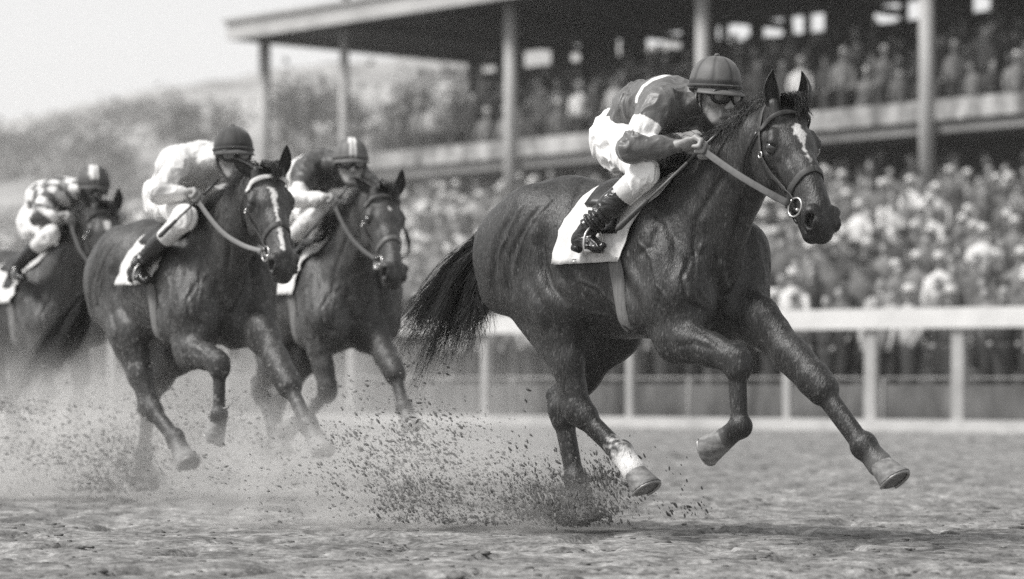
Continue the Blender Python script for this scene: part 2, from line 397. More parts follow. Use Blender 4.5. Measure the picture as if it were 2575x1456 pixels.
# spectators
def person_mesh(k, hat):
    rr = random.Random(k); mb = MB()
    lean = rr.uniform(-.05, .05); tw = rr.uniform(-.03, .03)
    def lathe(zs, m):
        n = 10; vs = []
        for z, a, b, ox in zs:
            for q in range(n):
                t = 2 * math.pi * q / n; vs.append((ox + a * math.cos(t), b * math.sin(t), z))
        L_ = len(zs); fs = [(i * n + q, i * n + (q + 1) % n, (i + 1) * n + (q + 1) % n, (i + 1) * n + q) for i in range(L_ - 1) for q in range(n)]
        fs += [tuple(range(n))[::-1], tuple((L_ - 1) * n + q for q in range(n))]; mb.add(vs, fs, m)
    lathe([(.0, .10, .10, 0), (.45, .13, .11, 0), (.85, .17, .13, 0), (.93, .17, .13, 0)], 1)                     # trousers or skirt
    lathe([(.88, .17, .13, 0), (1.05, .165, .125, lean * .3), (1.30, .215, .13, lean), (1.42, .20, .11, lean), (1.48, .08, .07, lean), (1.50, .06, .06, lean)], 0)
    for s in (-1, 1):
        if rr.random() < .08: mb.tube([(lean + s * .2, 0, 1.38), (lean + s * .30, -.12, 1.25), (lean + s * .22, -.26, 1.48 + tw)], [.055, .048, .035], 7, 0)
        else: mb.tube([(lean + s * .2, 0, 1.38), (lean + s * .26, -.02, 1.10), (lean + s * .20, -.16, .92)], [.055, .048, .035], 7, 0)
        mb.ball((lean + s * .20, -.18, .90), .042, 6, 2)
    mb.tube([(lean, 0, 1.46), (lean + tw, -.01, 1.58)], .05, 8, 2)
    mb.ball((lean + tw, -.01, 1.64), (.078, .095, .115), 10, 2)
    if hat == 0: mb.ball((lean + tw, .012, 1.675), (.086, .10, .10), 10, 1)                                       # hair
    else:
        lathe([(1.695, .15, .16, lean + tw), (1.705, .15, .16, lean + tw)], 3); lathe([(1.70, .090, .10, lean + tw), (1.79, .078, .09, lean + tw), (1.80, .05, .06, lean + tw)], 3)
    return mb
SH = [mat('shirt %s' % n, c, .9) for n, c in (('white', .66), ('pale', .42), ('mid', .20), ('dark', .05), ('grey', .12))]
TRO = mat('dark trousers', .04, .9); FACE_M = mat('spectator skin', .34, .7); HATS = [mat('straw hat', .66, .9), mat('dark hat', .05, .9)]
protos = []
for k in range(20):
    hat = [0, 1, 1, 0][k % 4]; mb = person_mesh(k, hat)
    mats = [SH[[0, 1, 2, 3, 4][k % 5]], TRO, FACE_M, HATS[0 if k % 3 else 1]]
    protos.append((mb, mats, ['white', 'pale', 'mid grey', 'black', 'dark grey'][k % 5], ['bareheaded', 'in a pale hat' if k % 3 else 'in a dark hat'][hat]))
spots = []
rs = np.random.RandomState(11)
for row in range(26):
    n_ = 2.7 + row * .74
    t = -14.0 + rs.rand()
    while t < 78:
        p = RA + RD * t + RN * (n_ + rs.uniform(-.15, .15)); q = p + V(0, 0, float(bank_z(n_)))
        px = CX + FPX * p[0] / p[1]
        if -120 < px < 2700: spots.append((q, rs.uniform(.93, 1.07), rs.uniform(-.5, .5), row, 0))
        t += rs.uniform(.58, .95) * (1 + .02 * max(t, 0))
for k in range(NT):
    t = TL + 3.6 + .3 * k
    while t < 22:
        p = S0 + gp(t, .3 + (k + .5) * .78, 0)
        spots.append((p + V(0, 0, 6.3 + k * .20 - .45 * (rs.rand() < .6)), rs.uniform(.95, 1.05), rs.uniform(-.5, .5), k, 1)); t += rs.uniform(.48, .85)
for k in range(26):                                # people up on the roof terrace
    spots.append((S0 + gp(TL + 3 + k * .62 + rs.rand() * .3, rs.uniform(-.2, 1.6), 10.6), 1.0, rs.uniform(-.5, .5), k, 2))
spots.sort(key=lambda s: s[0][1] + (100 if s[4] else 0))
pm = {}
def proto_mesh(k):
    if k not in pm:
        mb, mats, _, _ = protos[k]; o = mb.build('person', mats); pm[k] = o.data; S.collection.objects.unlink(o); bpy.data.objects.remove(o)
    return pm[k]
wt = [0, 1, 5, 6, 10, 11, 15, 16, 0, 5, 2, 3, 7, 8, 12, 13, 4, 9, 14, 17, 18, 19, 2, 7, 12, 17, 4, 9, 14]
groups = {}
cnt = 0; rest = []
for (q, sc, rz, row, where) in spots:
    px = CX + FPX * q[0] / q[1]
    cv_ = float(vnoise(np.array([[q[0] * .55, q[1] * .35, 3.]]), 2)[0]); k = (wt[rs.randint(len(wt))] if cv_ > -.08 else [2, 3, 4, 7, 8, 9, 12, 13, 14, 17, 18, 19][rs.randint(12)]) if where == 0 else ([2, 3, 4, 7, 8, 9, 12, 13, 14, 17, 18, 19][rs.randint(12)] if rs.rand() < .5 else rs.randint(20))
    vis = where == 0 and px > 1030 and cnt < 290 and not (1600 < px < 1900 and row < 3)
    if vis:
        o = bpy.data.objects.new('person', proto_mesh(k)); S.collection.objects.link(o); cnt += 1
        o.location = tuple(q); o.rotation_euler = (0, 0, rz - .4); o.scale = (sc, sc, sc)
        _, _, sh_, ht_ = protos[k]
        tag(o, 'spectator in %s shirt, %s, one of the packed crowd behind the rail' % (sh_.replace('mid ', 'light '), ht_.replace('in a ', '')), 'spectator', 'spectators in %s shirts, %s, behind the rail' % (sh_.replace('mid ', 'light '), ht_.replace('in a ', '')))
    else: rest.append((q, sc, rz, k))
# the rest of the crowd as one mass
AV, AF, AM = [], [], []; bse = 0; CM = SH + [TRO, FACE_M] + HATS; cid = {m.name: j for j, m in enumerate(CM)}
cache = {}
for k in range(20):
    mb, mats, _, _ = protos[k]; v_ = np.array(mb.v); f_ = []; m_ = []
    for q, m in zip(mb.f, mb.m):
        for j in range(1, len(q) - 1): f_.append((q[0], q[j], q[j + 1])); m_.append(cid[mats[m].name])
    cache[k] = (v_, np.array(f_), np.array(m_))
for q, sc, rz, k in rest:
    v_, f_, m_ = cache[k]; c, s_ = math.cos(rz - .4), math.sin(rz - .4)
    w_ = np.stack([v_[:, 0] * c - v_[:, 1] * s_, v_[:, 0] * s_ + v_[:, 1] * c, v_[:, 2]], 1) * sc + q
    AV.append(w_); AF.append(f_ + bse); AM.append(m_); bse += len(v_)
cr = mesh_obj('crowd', np.concatenate(AV), np.concatenate(AF), CM, midx=np.concatenate(AM)); tag(cr, kind='stuff', label='dense far crowd filling the bank and the grandstand tiers', cat='crowd')

# hill and trees far left
def hill(p):
    px = CX + FPX * p[:, 0] / p[:, 1]
    top = np.interp(px, [-900, -300, 0, 150, 300, 430, 680, 900, 1150, 1400, 2600, 4000], [380, 345, 335, 300, 268, 245, 205, 185, 165, 150, 120, 100])
    H_ = HC + (YH - top) / FPX * 520
    k = np.clip((p[:, 1] - 180) / 340, 0, 1); k = k * k * (3 - 2 * k)
    return H_ * k + 1.6 * k * vnoise(p * .06, 4) + 1.5 * k * vnoise(p * .25 + 7, 2) - .5
hl = grid_sheet('hill', np.linspace(-160, 240, 140), np.linspace(180, 560, 60), hill, M['hill']); tag(hl, kind='structure')
def tree(px, Y, zb, hgt, seed, lab):
    rg_ = np.random.RandomState(seed); b = at(px, Y, zb); e_ = empty('tree', tuple(b))
    mb = MB(); mb.tube([(0, 0, -.5), (.1, 0, hgt * .35), (.0, .1, hgt * .7)], [.035 * hgt, .025 * hgt, .01 * hgt], 8)
    for k in range(5):
        a = rg_.uniform(0, 6.28); mb.tube([(0, 0, hgt * (.3 + .08 * k)), (math.cos(a) * hgt * .25, math.sin(a) * hgt * .25, hgt * (.55 + .06 * k))], [.014 * hgt, .004 * hgt], 6)
    mb.build('trunk', M['bark'], e_)
    vs, fs = [], []
    for c in range(26):
        th = rg_.uniform(0, 6.28); r_ = hgt * .36 * rg_.rand() ** .5; zc = hgt * rg_.uniform(.38, .95); r_ *= 1.15 - .75 * abs(zc / hgt - .6)
        cc = V(r_ * math.cos(th), r_ * math.sin(th), zc)
        for l_ in range(90):
            p = cc + rg_.normal(0, .075 * hgt, 3); a = rg_.normal(0, 1, 3); a = unit(a) * .035 * hgt; b2 = unit(np.cross(a, rg_.normal(0, 1, 3))) * .022 * hgt
            n0 = len(vs); vs += [p - a, p + b2, p + a, p - b2]; fs.append((n0, n0 + 1, n0 + 2, n0 + 3))
    mesh_obj('crown', np.array(vs), np.array(fs), M['leaf'], e_)
    tag(e_, lab, 'tree', 'trees on the far hillside')
TL_ = ['broad hazy tree on the skyline left of the grandstand roof', 'small round hazy tree near the left edge of the skyline', 'tall hazy tree above the cream-silked jockey\'s cap',
       'dark round tree under the roof\'s left end', 'pale tree between the first grandstand posts', 'low hazy tree right above the leftmost jockey', 'hazy tree at the far left edge of the picture']
for i, (px, Y, top, h_) in enumerate([(330, 230, 262, 11), (170, 240, 302, 7), (500, 200, 255, 8), (790, 120, 225, 6), (1130, 125, 178, 7), (240, 160, 330, 8), (20, 190, 335, 8)]):
    z_ = HC + (YH - top) / FPX * Y - h_; tree(px, Y, z_, h_, i + 1, TL_[i])
vs = []   # wooded rise under the far trees
def rise(p):
    px = CX + FPX * p[:, 0] / p[:, 1]; top = np.interp(px, [-300, 0, 300, 700, 1200, 2600], [390, 360, 300, 262, 225, 200]); k = np.clip((p[:, 1] - 90) / 140, 0, 1)
    return (HC + (YH - top) / FPX * 230) * k ** .9 + .5 * k * vnoise(p * .3, 3) - .6
rs_ = grid_sheet('hill', np.linspace(-90, 60, 90), np.linspace(92, 232, 50), rise, M['hill']); tag(rs_, kind='structure')
# ---------------------------------------------------------------- materials of the runners
def coat_mat(name, col, dark):
    m = mat(name, col, .42, noise=[(3.0, .25, 4), (7, .30, 4, (1, .6, .5), .8), (60, .45, 3, (1.2, 1, .35), .5), (170, .4, 2, (1.3, .8, .3))],
            bump=[(9, .25, .02, (1, 1, .55), .8), (26, .3, .008, (1.2, 1, .45), .6), (75, .7, .005, (1.6, 1, .3), .4), (200, .8, .003, (1.5, 1, .25))],
            spec=.42, attr=[('dark', dark), ('white', .75), ('dirt', .22)])
    t = m.node_tree; N = t.nodes; Lk = t.links; bs = N['Principled BSDF']; src = bs.inputs['Base Color'].links[0].from_socket
    tc = N.new('ShaderNodeTexCoord')
    for sc_, st, lo, hi, c, k_ in ((70, (1.5, 1, .40), .63, .70, .15, .55), (150, (1.6, 1, .22), .58, .70, .11, .6), (2.2, (1, 1, 1), .52, .75, .10, .35)):   # dried sweat, dust caught in the hair
        mp = N.new('ShaderNodeMapping'); mp.inputs['Scale'].default_value = st; mp.inputs['Rotation'].default_value = (0, .5, 0); Lk.new(tc.outputs['Object'], mp.inputs[0])
        n = N.new('ShaderNodeTexNoise'); n.inputs['Scale'].default_value = sc_; n.inputs['Detail'].default_value = 3; Lk.new(mp.outputs[0], n.inputs['Vector'])
        r = N.new('ShaderNodeMapRange'); r.inputs[1].default_value = lo; r.inputs[2].default_value = hi; r.inputs[4].default_value = k_; Lk.new(n.outputs[0], r.inputs[0])
        mx = N.new('ShaderNodeMix'); mx.data_type = 'RGBA'; Lk.new(r.outputs[0], mx.inputs[0]); Lk.new(src, mx.inputs[6]); mx.inputs[7].default_value = gray(c); src = mx.outputs[2]
    Lk.new(src, bs.inputs['Base Color'])
    return m

M['coat1'] = coat_mat('bay coat, leader', .025, .011)
M['coat2'] = coat_mat('bay coat, second', .044, .018)
M['coat3'] = coat_mat('bay coat, third', .048, .02)
M['coat4'] = coat_mat('bay coat, fourth', .04, .02)
M['hair'] = mat('black horsehair', .012, .38, noise=(30, .4, 2), spec=.5)
M['hoof'] = mat('dusty hoof horn', .17, .7, noise=[(14, .45, 3, (1, 1, 3)), (60, .2, 2)], bump=[(80, .4, .003)])
M['shoe'] = mat('worn steel shoe', .3, .45, metal=.7)
M['eye'] = mat('horse eye', .006, .06, spec=.9, coat=1)
M['leather'] = mat('brown leather', .05, .6, noise=[(40, .3, 3)], bump=[(150, .3, .001)])
M['leather_dark'] = mat('dark leather', .02, .35, noise=[(40, .3, 3)])
M['leather_light'] = mat('pale leather', .11, .5, noise=[(40, .12, 3)])
M['steel'] = mat('polished steel', .6, .36, metal=1)
M['web'] = mat('girth webbing', .15, .75, noise=[(90, .25, 2, (1, 1, .1))], bump=[(160, .5, .002, (1, 1, .08))])
M['cloth'] = mat('white saddle cloth', .62, .85, noise=[(5, .14, 3), (40, .06, 3)], bump=[(9, .35, .02, (1.5, 1, .5), .5), (500, .2, .001)])
M['band'] = mat('white bridle tape', .72, .6, noise=[(40, .1, 2)])

SC, SV, SW, LS = 1.06, 1.22, 1.28, 1.18
def head_pt(H, u, v, w): return H['o'] + SC * u * H['e1'] + SV * v * H['v'] + SW * w * H['w']

def add_head(F, H):
    a = lambda p, q, rp, rq=None, k=.03, sub=False: F.add(head_pt(H, *p), head_pt(H, *q),
        (SV * rp[0], SW * rp[1]), (SV * (rq or rp)[0], SW * (rq or rp)[1]), k, u=H['v'], sub=sub)
    a((.02, 0, -.085), (.17, 0, -.085), (.078, .085), (.098, .085), .04)
    a((.17, 0, -.085), (.30, 0, -.075), (.098, .085), (.068, .072), .04)
    a((.30, 0, -.07), (.50, 0, -.062), (.064, .068), (.05, .058), .03)
    a((.28, 0, -.02), (.50, 0, -.022), (.034, .024), (.028, .022), .03)              # nasal bone
    a((.50, 0, -.07), (.565, 0, -.072), (.052, .062), (.053, .056), .025)             # muzzle
    a((.585, 0, -.075), (.60, 0, -.078), (.045, .045), (.04, .04), .02)
    a((.10, 0, -.17), (.22, 0, -.165), (.072, .08), (.066, .092), .045)              # jaw
    a((.22, 0, -.175), (.42, 0, -.125), (.055, .07), (.034, .042), .035)
    a((.42, 0, -.125), (.565, 0, -.125), (.034, .04), (.036, .034), .025)
    a((.575, 0, -.118), (.585, 0, -.112), (.036, .030), (.03, .025), .015)            # lower lip
    for s in (-1, 1):
        a((.12, .062 * s, -.155), (.20, .060 * s, -.16), (.022, .062), (.024, .072), .02)      # masseter
        a((.125, .083 * s, -.045), (.165, .096 * s, -.043), (.02, .024), (.02, .022), .018)     # brow
        a((.19, .080 * s, -.088), (.20, .078 * s, -.09), (.022, .026), (.02, .02), .015)
        a((.22, .078 * s, -.088), (.36, .052 * s, -.085), (.010, .012), (.012, .010), .015)     # facial crest
        a((.535, .046 * s, -.036), (.57, .048 * s, -.05), (.030, .030), (.026, .034), .010)       # nostril wing
        a((.175, .108 * s, -.066), (.183, .108 * s, -.066), (.016, .016), None, .010, sub=True) # eye socket
        a((.562, .060 * s, -.032), (.580, .060 * s, -.048), (.022, .014), (.022, .017), .008, sub=True)
        a((.555, .05 * s, -.102), (.60, .03 * s, -.100), (.03, .0035), (.03, .003), .006, sub=True)  # mouth
        a((.04, .058 * s, -.03), (.0, .062 * s, -.01), (.028, .032), (.024, .026), .03)         # ear roots
        a((.06, .08 * s, -.08), (.12, .093 * s, -.075), (.012, .012), (.012, .012), .02)        # temple arch

def horse(H, fr, name_mat, h, label, root_loc):
    """H: joints in the horse's own coordinates (x forward, y left, z up)"""
    J = H['J']
    fr_lo = np.min([J[k] for k in J], 0) - .2; fr_hi = np.max([J[k] for k in J], 0) + .2
    lo = np.minimum(fr_lo, V(-1.15, -.5, -.03)); hi = np.maximum(fr_hi, V(.9, .5, 1.85))
    tip = head_pt(H, .7, 0, -.1); lo = np.minimum(lo, tip - .2); hi = np.maximum(hi, tip + .2); hi[2] = max(hi[2], H['o'][2] + .2)
    F = Field(lo, hi, h)
    A = F.add
    # trunk
    A((.34, 0, 1.24), (.0, 0, 1.27), (.235, .34), (.285, .35), .05)
    A((.0, 0, 1.27), (-.35, 0, 1.345), (.285, .35), (.27, .32), .05)
    A((-.33, 0, 1.38), (-.54, 0, 1.38), (.26, .32), (.24, .29), .06)
    A((.42, 0, 1.50), (.05, 0, 1.50), (.10, .14), (.13, .11), .08)
    for s in (-1, 1):
        A((.47, .115 * s, 1.18), (.52, .115 * s, 1.05), (.125, .19), (.11, .16), .03)     # breast
        A((.26, .17 * s, 1.48), (.50, .20 * s, 1.12), (.07, .13), (.10, .15), .04)      # shoulder blade
        A((.18, .19 * s, 1.28), (.30, .195 * s, 1.05), (.085, .15), (.085, .13), .04)     # triceps
        A((-.42, .15 * s, 1.42), (-.58, .14 * s, 1.32), (.14, .24), (.13, .25), .04)      # gluteal
        A((-.66, .12 * s, 1.36), (-.645, .13 * s, 1.18), (.11, .15), (.11, .15), .025)     # hamstring
        A((-.30, .17 * s, 1.50), (-.38, .17 * s, 1.46), (.06, .07), (.05, .06), .06)      # point of hip
    A((.52, .25, 1.30), (.54, .24, 1.10), (.13, .165), (.12, .15), .03)                 # the leading shoulder
    # neck
    A(J['n0'], J['n1'], (.165, .29), (.112, .185), .07)
    A(J['n1'], J['n2'], (.112, .185), (.082, .118), .06)
    A(J['n2'], head_pt(H, .07, 0, -.12), (.082, .125), (.075, .09), .05)
    A(J['n0'] + V(-.1, 0, .14), J['n1'] + V(-.04, 0, .09), (.06, .1), (.045, .06), .05)
    for s in (-1, 1):
        A(J['n0'] + V(.1, .11 * s, .05), head_pt(H, .1, .06 * s, -.13), (.04, .09), (.03, .05), .03)     # neck muscle band
    B_ = A; LSC = LS
    def A(p, q, rp, rq=None, k=.03):
        rq = rq or rp; g = lambda r: tuple(x * (LSC if max(rp) < .07 else min(LSC, 1.15) if max(rp) < .085 else 1.0) for x in r)
        B_(p, q, g(rp), g(rq), k)
    # forelegs
    for c, s in (('R', -1), ('L', 1)):
        LSC = 1.24 if c == 'R' else 1.42
        e, k_, f, co = J['elb' + c], J['kne' + c], J['fet' + c], J['cor' + c]
        sh = J['sho' + c]
        ax = unit(k_ - e); fw = unit(J['toe' + c] - J['sol' + c])
        A(sh, e, (.09, .15), (.08, .115), .05)
        A(e, e * .45 + k_ * .55, (.072, .108), (.056, .066), .045)
        A(e * .75 + k_ * .25 + V(0, s * .02, 0), e * .35 + k_ * .65, (.058, .09), (.045, .05), .03)
        A(e * .45 + k_ * .55, k_, (.054, .064), (.046, .052), .03)
        A(k_ - ax * .035, k_ + unit(f - k_) * .035, (.054, .060), (.050, .054), .014)
        kb = unit(ax - unit(f - k_)) if np.linalg.norm(ax - unit(f - k_)) > .3 else fw      # front of the knee
        A(k_ + kb * .018, k_ + kb * .018 + unit(f - k_) * .03, (.035, .034), None, .02)
        A(k_, f, (.029, .031), (.027, .028), .016)
        back = -unit(kb - unit(f - k_) * (kb @ unit(f - k_)))
        A(k_ * .85 + f * .15 + back * .036, f + back * .030, (.015, .015), (.015, .016), .007)     # tendons
        A(f, f + V(1e-3, 0, 0), (.040, .046), None, .014)
        A(f + back * .022, f + back * .026 + unit(co - f) * .02, (.026, .024), (.024, .02), .015)
        A(f, co, (.031, .034), (.04, .042), .02)
    # hind legs
    for c, s in (('R', -1), ('L', 1)):
        LSC = 1.38
        st, ho, f, co = J['sti' + c], J['hoc' + c], J['hfe' + c], J['hco' + c]
        hip = V(-.50, .15 * s, 1.32)
        A(hip, st, (.13, .25), (.10, .15), .06)
        A(V(-.56, .13 * s, 1.22), st * .45 + ho * .55 + V(-.02, 0, 0), (.10, .17), (.058, .085), .06)
        A(st, st * .45 + ho * .55, (.09, .135), (.058, .075), .05)
        A(st * .45 + ho * .55, ho, (.054, .07), (.045, .052), .03)
        ax = unit(ho - st); cn = unit(f - ho)
        back = -unit(cn - ax * (cn @ ax)) if np.linalg.norm(cn - ax * (cn @ ax)) > .1 else V(-1, 0, 0)
        back = unit(V(back[0] if abs(back[0]) > .2 else -.6, 0, back[2]))
        if back[0] > 0: back = -back
        pt = ho + back * .055 - cn * .035
        A(st * .5 + ho * .5 + back * .055, pt, (.018, .02), (.022, .024), .02)                # Achilles cord
        A(pt, ho + cn * .05, (.026, .03), (.036, .045), .03)
        A(ho, ho + cn * .05, (.044, .052), (.038, .045), .025)
        A(ho, f, (.031, .034), (.028, .030), .016)
        b2 = unit(back - cn * (back @ cn))
        A(ho * .8 + f * .2 + b2 * .040, f + b2 * .032, (.016, .016), (.016, .017), .007)
        A(f, f + V(1e-3, 0, 0), (.040, .045), None, .02)
        A(f + b2 * .022, f + b2 * .026 + unit(co - f) * .02, (.026, .024), (.024, .02), .015)
        A(f, co, (.033, .036), (.042, .043), .02)
    add_head(F, H)
    v, f = F.mesh(2)
    n = vnormals(v, f)
    # muscles, veins and creases: carved along lines drawn on the flank, near side and mirrored on the far side
    lead = FRAMES[0]
    disp = np.zeros(len(v))
    for side in (-1, 1):
        p2 = v.copy(); p2[:, 1] *= -side
        px = lead.px(p2) + 9 * np.stack([vnoise(v * 7 + 11, 2), vnoise(v * 7 + 31, 2)], 1)
        fac = np.clip(-(n[:, 1] * -side * 1.0) * 1.4 + .6 * n[:, 0], 0, 1) * (v[:, 1] * side > -.05)
        for amp, wd, lim, line in CREASES:
            m = (v[:, 2] > lim) & (fac > 0) & (v[:, 0] < .95)
            if not m.any(): continue
            d, t = seg_dist(px[m], line)
            disp[m] += 1.6 * amp * np.exp(-(d / (wd * 1.25)) ** 2) * np.clip(np.minimum(t, 1 - t) * 6, 0, 1) * fac[m]
    body = v[:, 2] > .75
    disp += np.where(body, .0045, .0015) * vnoise(v * V(9, 9, 5) + 3, 3)
    rib = 1 - np.abs(vnoise(v * V(15, 15, 6) + 9, 1)) * 2.2                     # lean muscle fibres running down
    disp += np.where(body, .0016, .0012) * rib * (v[:, 0] < .8)
    # face: veins, eye folds
    q = (v - H['o']); hu, hv, hw = q @ H['e1'] / SC, q @ H['v'] / SV, q @ H['w'] / SW
    inh = (hu > -.06) & (hu < .68) & (np.abs(hv) < .14) & (hw > -.30) & (hw < .05)
    hq = np.stack([hu, np.abs(hv), hw], 1)
    for amp, wd, line in FACE:
        d, t = seg_dist(hq, line); disp += np.where(inh, amp * np.exp(-(d / wd) ** 2) * np.clip(np.minimum(t, 1 - t) * 5 + .2, 0, 1), 0)
    v = v + n * disp[:, None]
    # coat markings that belong to the horse, and darkening coloured into the eye sockets
    white = np.zeros(len(v)); nz = vnoise(v * 60, 2) * .012
    if H.get('blaze') is not None:
        for uu, ww, r0, r1 in H['blaze']:
            d, t = seg_dist(np.stack([hu, hv], 1), [uu, ww])
            white = np.maximum(white, np.clip(((r0 + (r1 - r0) * t) + nz - d) / .006, 0, 1) * (hw > -.06) * inh)
    leg = np.full(len(v), 9.)
    dark = np.clip((.62 - v[:, 2]) / .35, 0, 1) * .8
    dark = np.maximum(dark, np.clip((hu - .48) / .1, 0, 1) * inh * .7)
    for c in ('kneR', 'kneL', 'hocR', 'hocL'):
        d = np.linalg.norm(v - J[c], axis=1); dark = np.maximum(dark, np.clip((.16 - d) / .12, 0, 1) * .6)
    for s in (-1, 1):
        d = np.linalg.norm(v - head_pt(H, .572, .066 * s, -.038), axis=1); dark = np.maximum(dark, np.clip((.036 - d) / .008, 0, 1))
        d = np.linalg.norm(v - head_pt(H, .179, .10 * s, -.064), axis=1); dark = np.maximum(dark, np.clip((.042 - d) / .01, 0, 1))  # recess of the eye socket darkened by colour
    dirt = np.zeros(len(v))
    for fe, co in (('hfeR', 'hcoR'), ('fetL', 'corL'), ('fetR', 'corR'), ('hfeL', 'hcoL')):
        d, t = seg_dist(v, [J[fe], J[co], J[co] * 2 - J[fe]])
        if fe in H['socks']: white = np.maximum(white, np.clip((.10 - d + nz) / .01, 0, 1) * (v[:, 1] < -.02) * np.clip((t + .02 + nz * 9) * 7, 0, 1))
        else: dirt = np.maximum(dirt, np.clip((.09 - d) / .02, 0, 1) * np.clip((t - .25) * 2.5, 0, 1) * .7)
    specks = vnoise(v * 85 + 5, 1); dirt = np.maximum(dirt, np.clip((specks - (.70 - .14 * H.get('muddy', .4))) * 9, 0, .8) * np.clip((1.35 - v[:, 2]) * 1.5 + .25, 0, 1) * H.get('muddy', .45))
    ob = mesh_obj('body', v, f, M[name_mat], None, True, dict(white=white, dark=dark, dirt=dirt))
    root = empty('horse', root_loc, fr.rz); ob.parent = root
    tag(root, label, 'horse', 'horses galloping in the race')
    bvh = BVHTree.FromPolygons([tuple(a) for a in v], [tuple(a) for a in f.tolist()])
    H['bvh'] = bvh; H['root'] = root
    # hooves
    for a, b, c in (('corR', 'solR', 'toeR'), ('corL', 'solL', 'toeL'), ('hcoR', 'hsoR', 'htoR'), ('hcoL', 'hsoL', 'htoL')):
        co, so_, to = J[a], J[b], J[c]
        ax = unit(so_ - co); fw = to - so_; fw = unit(fw - ax * (fw @ ax)); sd_ = np.cross(ax, fw); L_ = np.linalg.norm(so_ - co)
        mb = MB(); rings = [(-.016, .046, .048, 0), (0, .055, .056, 0), (.35 * L_, .061, .065, .006), (.75 * L_, .068, .075, .014), (.97 * L_, .073, .082, .02), (L_, .072, .081, .02)]
        vs = []; n_ = 20
        for dd, rs, rf, off in rings:
            for k in range(n_):
                an = 2 * math.pi * k / n_; cf = math.cos(an)
                rr = rf * (1 if cf > 0 else .78)
                vs.append(co + ax * dd + fw * (off + rr * cf) + sd_ * rs * math.sin(an))
        nr = len(rings)
        fs = [(i * n_ + k, (i + 1) * n_ + k, (i + 1) * n_ + (k + 1) % n_, i * n_ + (k + 1) % n_) for i in range(nr - 1) for k in range(n_)]
        fs += [tuple(range(n_)), tuple(range((nr - 1) * n_, nr * n_))[::-1]]
        mb.add(vs, fs); hf = mb.build('hoof', M['hoof'], root)
        sh = MB(); arc = [so_ + ax * .004 + fw * (.02 + .072 * math.cos(t)) + sd_ * .064 * math.sin(t) for t in np.linspace(-2.3, 2.3, 17)]
        sh.tube(arc, .008, 6); sh.build('horseshoe', M['shoe'], hf)
    # ears: cupped leaves
    for s, tipdir, openv in H['ears']:
        base = head_pt(H, .015, .058 * s, -.012); L_ = .185
        t_ = unit(tipdir); o_ = V(*openv); o_ = unit(o_ - t_ * (o_ @ t_)); x_ = np.cross(t_, o_)
        vs = []; nn, mm = 12, 11
        for shell in (0, 1):
            for i in range(nn):
                tt = i / (nn - 1); wd = .040 * (math.sin(math.pi * min(1, (tt * .86 + .14))) ** .75) * (1 if tt < .99 else .1) + .002
                for j in range(mm):
                    an = (j / (mm - 1) * 2 - 1) * R(128 - 62 * tt)
                    rr = wd * (1 - .09 * shell) * (1.0 if tt < .85 else (1 - (tt - .85) * 1.5))
                    p = base + t_ * (tt * L_ * (1 - .02 * shell) - .012) - o_ * (rr * math.cos(an) - .010 * tt ** 2 * 2 - .004 * shell) + x_ * rr * math.sin(an) * (1.0 - .25 * tt)
                    p = p + unit(V(*openv)) * 0 + x_ * (-s * .012 * math.sin(tt * math.pi))
                    vs.append(p)
        fs = []
        for sh_ in (0, 1):
            b = sh_ * nn * mm
            for i in range(nn - 1):
                for j in range(mm - 1):
                    q4 = (b + i * mm + j, b + i * mm + j + 1, b + (i + 1) * mm + j + 1, b + (i + 1) * mm + j)
                    fs.append(q4 if sh_ else q4[::-1])
        B = nn * mm
        for i in range(nn - 1):
            for j in (0, mm - 1):
                fs.append((i * mm + j, (i + 1) * mm + j, B + (i + 1) * mm + j, B + i * mm + j))
        for j in range(mm - 1): fs.append(((nn - 1) * mm + j, (nn - 1) * mm + j + 1, B + (nn - 1) * mm + j + 1, B + (nn - 1) * mm + j))
        mb = MB(); mb.add(vs, fs); mb.build('ear', M[name_mat], root)
    for s in (-1, 1):
        mb = MB(); c = head_pt(H, .179, .090 * s, -.062); mb.ball(c, .031, 16); ey = mb.build('eye', M['eye'], root)
    return root

def strands(name, mat_, root, locks, per, r0, seed, n=9, fuzz=.02, side=3):
    """locks: (path points, spread at root, spread at tip); many tapering hairs in one mesh"""
    rg = np.random.RandomState(seed); vs = []; fs = []
    for pts, s0, s1 in locks:
        P = spline(pts, n)
        for _ in range(per):
            o0 = rg.normal(0, 1, 3) * s0; o1 = rg.normal(0, 1, 3) * s1; cut = rg.uniform(.72, 1.08)
            ph = rg.uniform(0, 6.28, 3); fr_ = rg.uniform(1.5, 4)
            b = len(vs); r_ = r0 * rg.uniform(.7, 1.3)
            idx = np.linspace(0, cut * (n - 1), n)
            for i in range(n):
                a = min(idx[i], n - 1 - 1e-6); j = int(a); p = P[j] * (1 - (a - j)) + P[min(j + 1, n - 1)] * (a - j)
                t = i / (n - 1)
                if idx[i] > n - 1: p = p + (P[-1] - P[-2]) * (idx[i] - n + 1)
                p = p + o0 * (1 - t) + o1 * t + fuzz * t * np.sin(fr_ * t * 3 + ph)
                tg = unit(P[min(j + 1, n - 1)] - P[j]); x = unit(np.cross(tg, V(.3, .9, .2))); y = np.cross(tg, x)
                rr = r_ * (1 - .85 * t ** 1.5)
                for k in range(side):
                    an = 2 * math.pi * k / side; vs.append(p + rr * (x * math.cos(an) + y * math.sin(an)))
            for i in range(n - 1):
                for k in range(side):
                    fs.append((b + i * side + k, b + i * side + (k + 1) % side, b + (i + 1) * side + (k + 1) % side, b + (i + 1) * side + k))
    return mesh_obj(name, np.array(vs), np.array(fs), mat_, root)

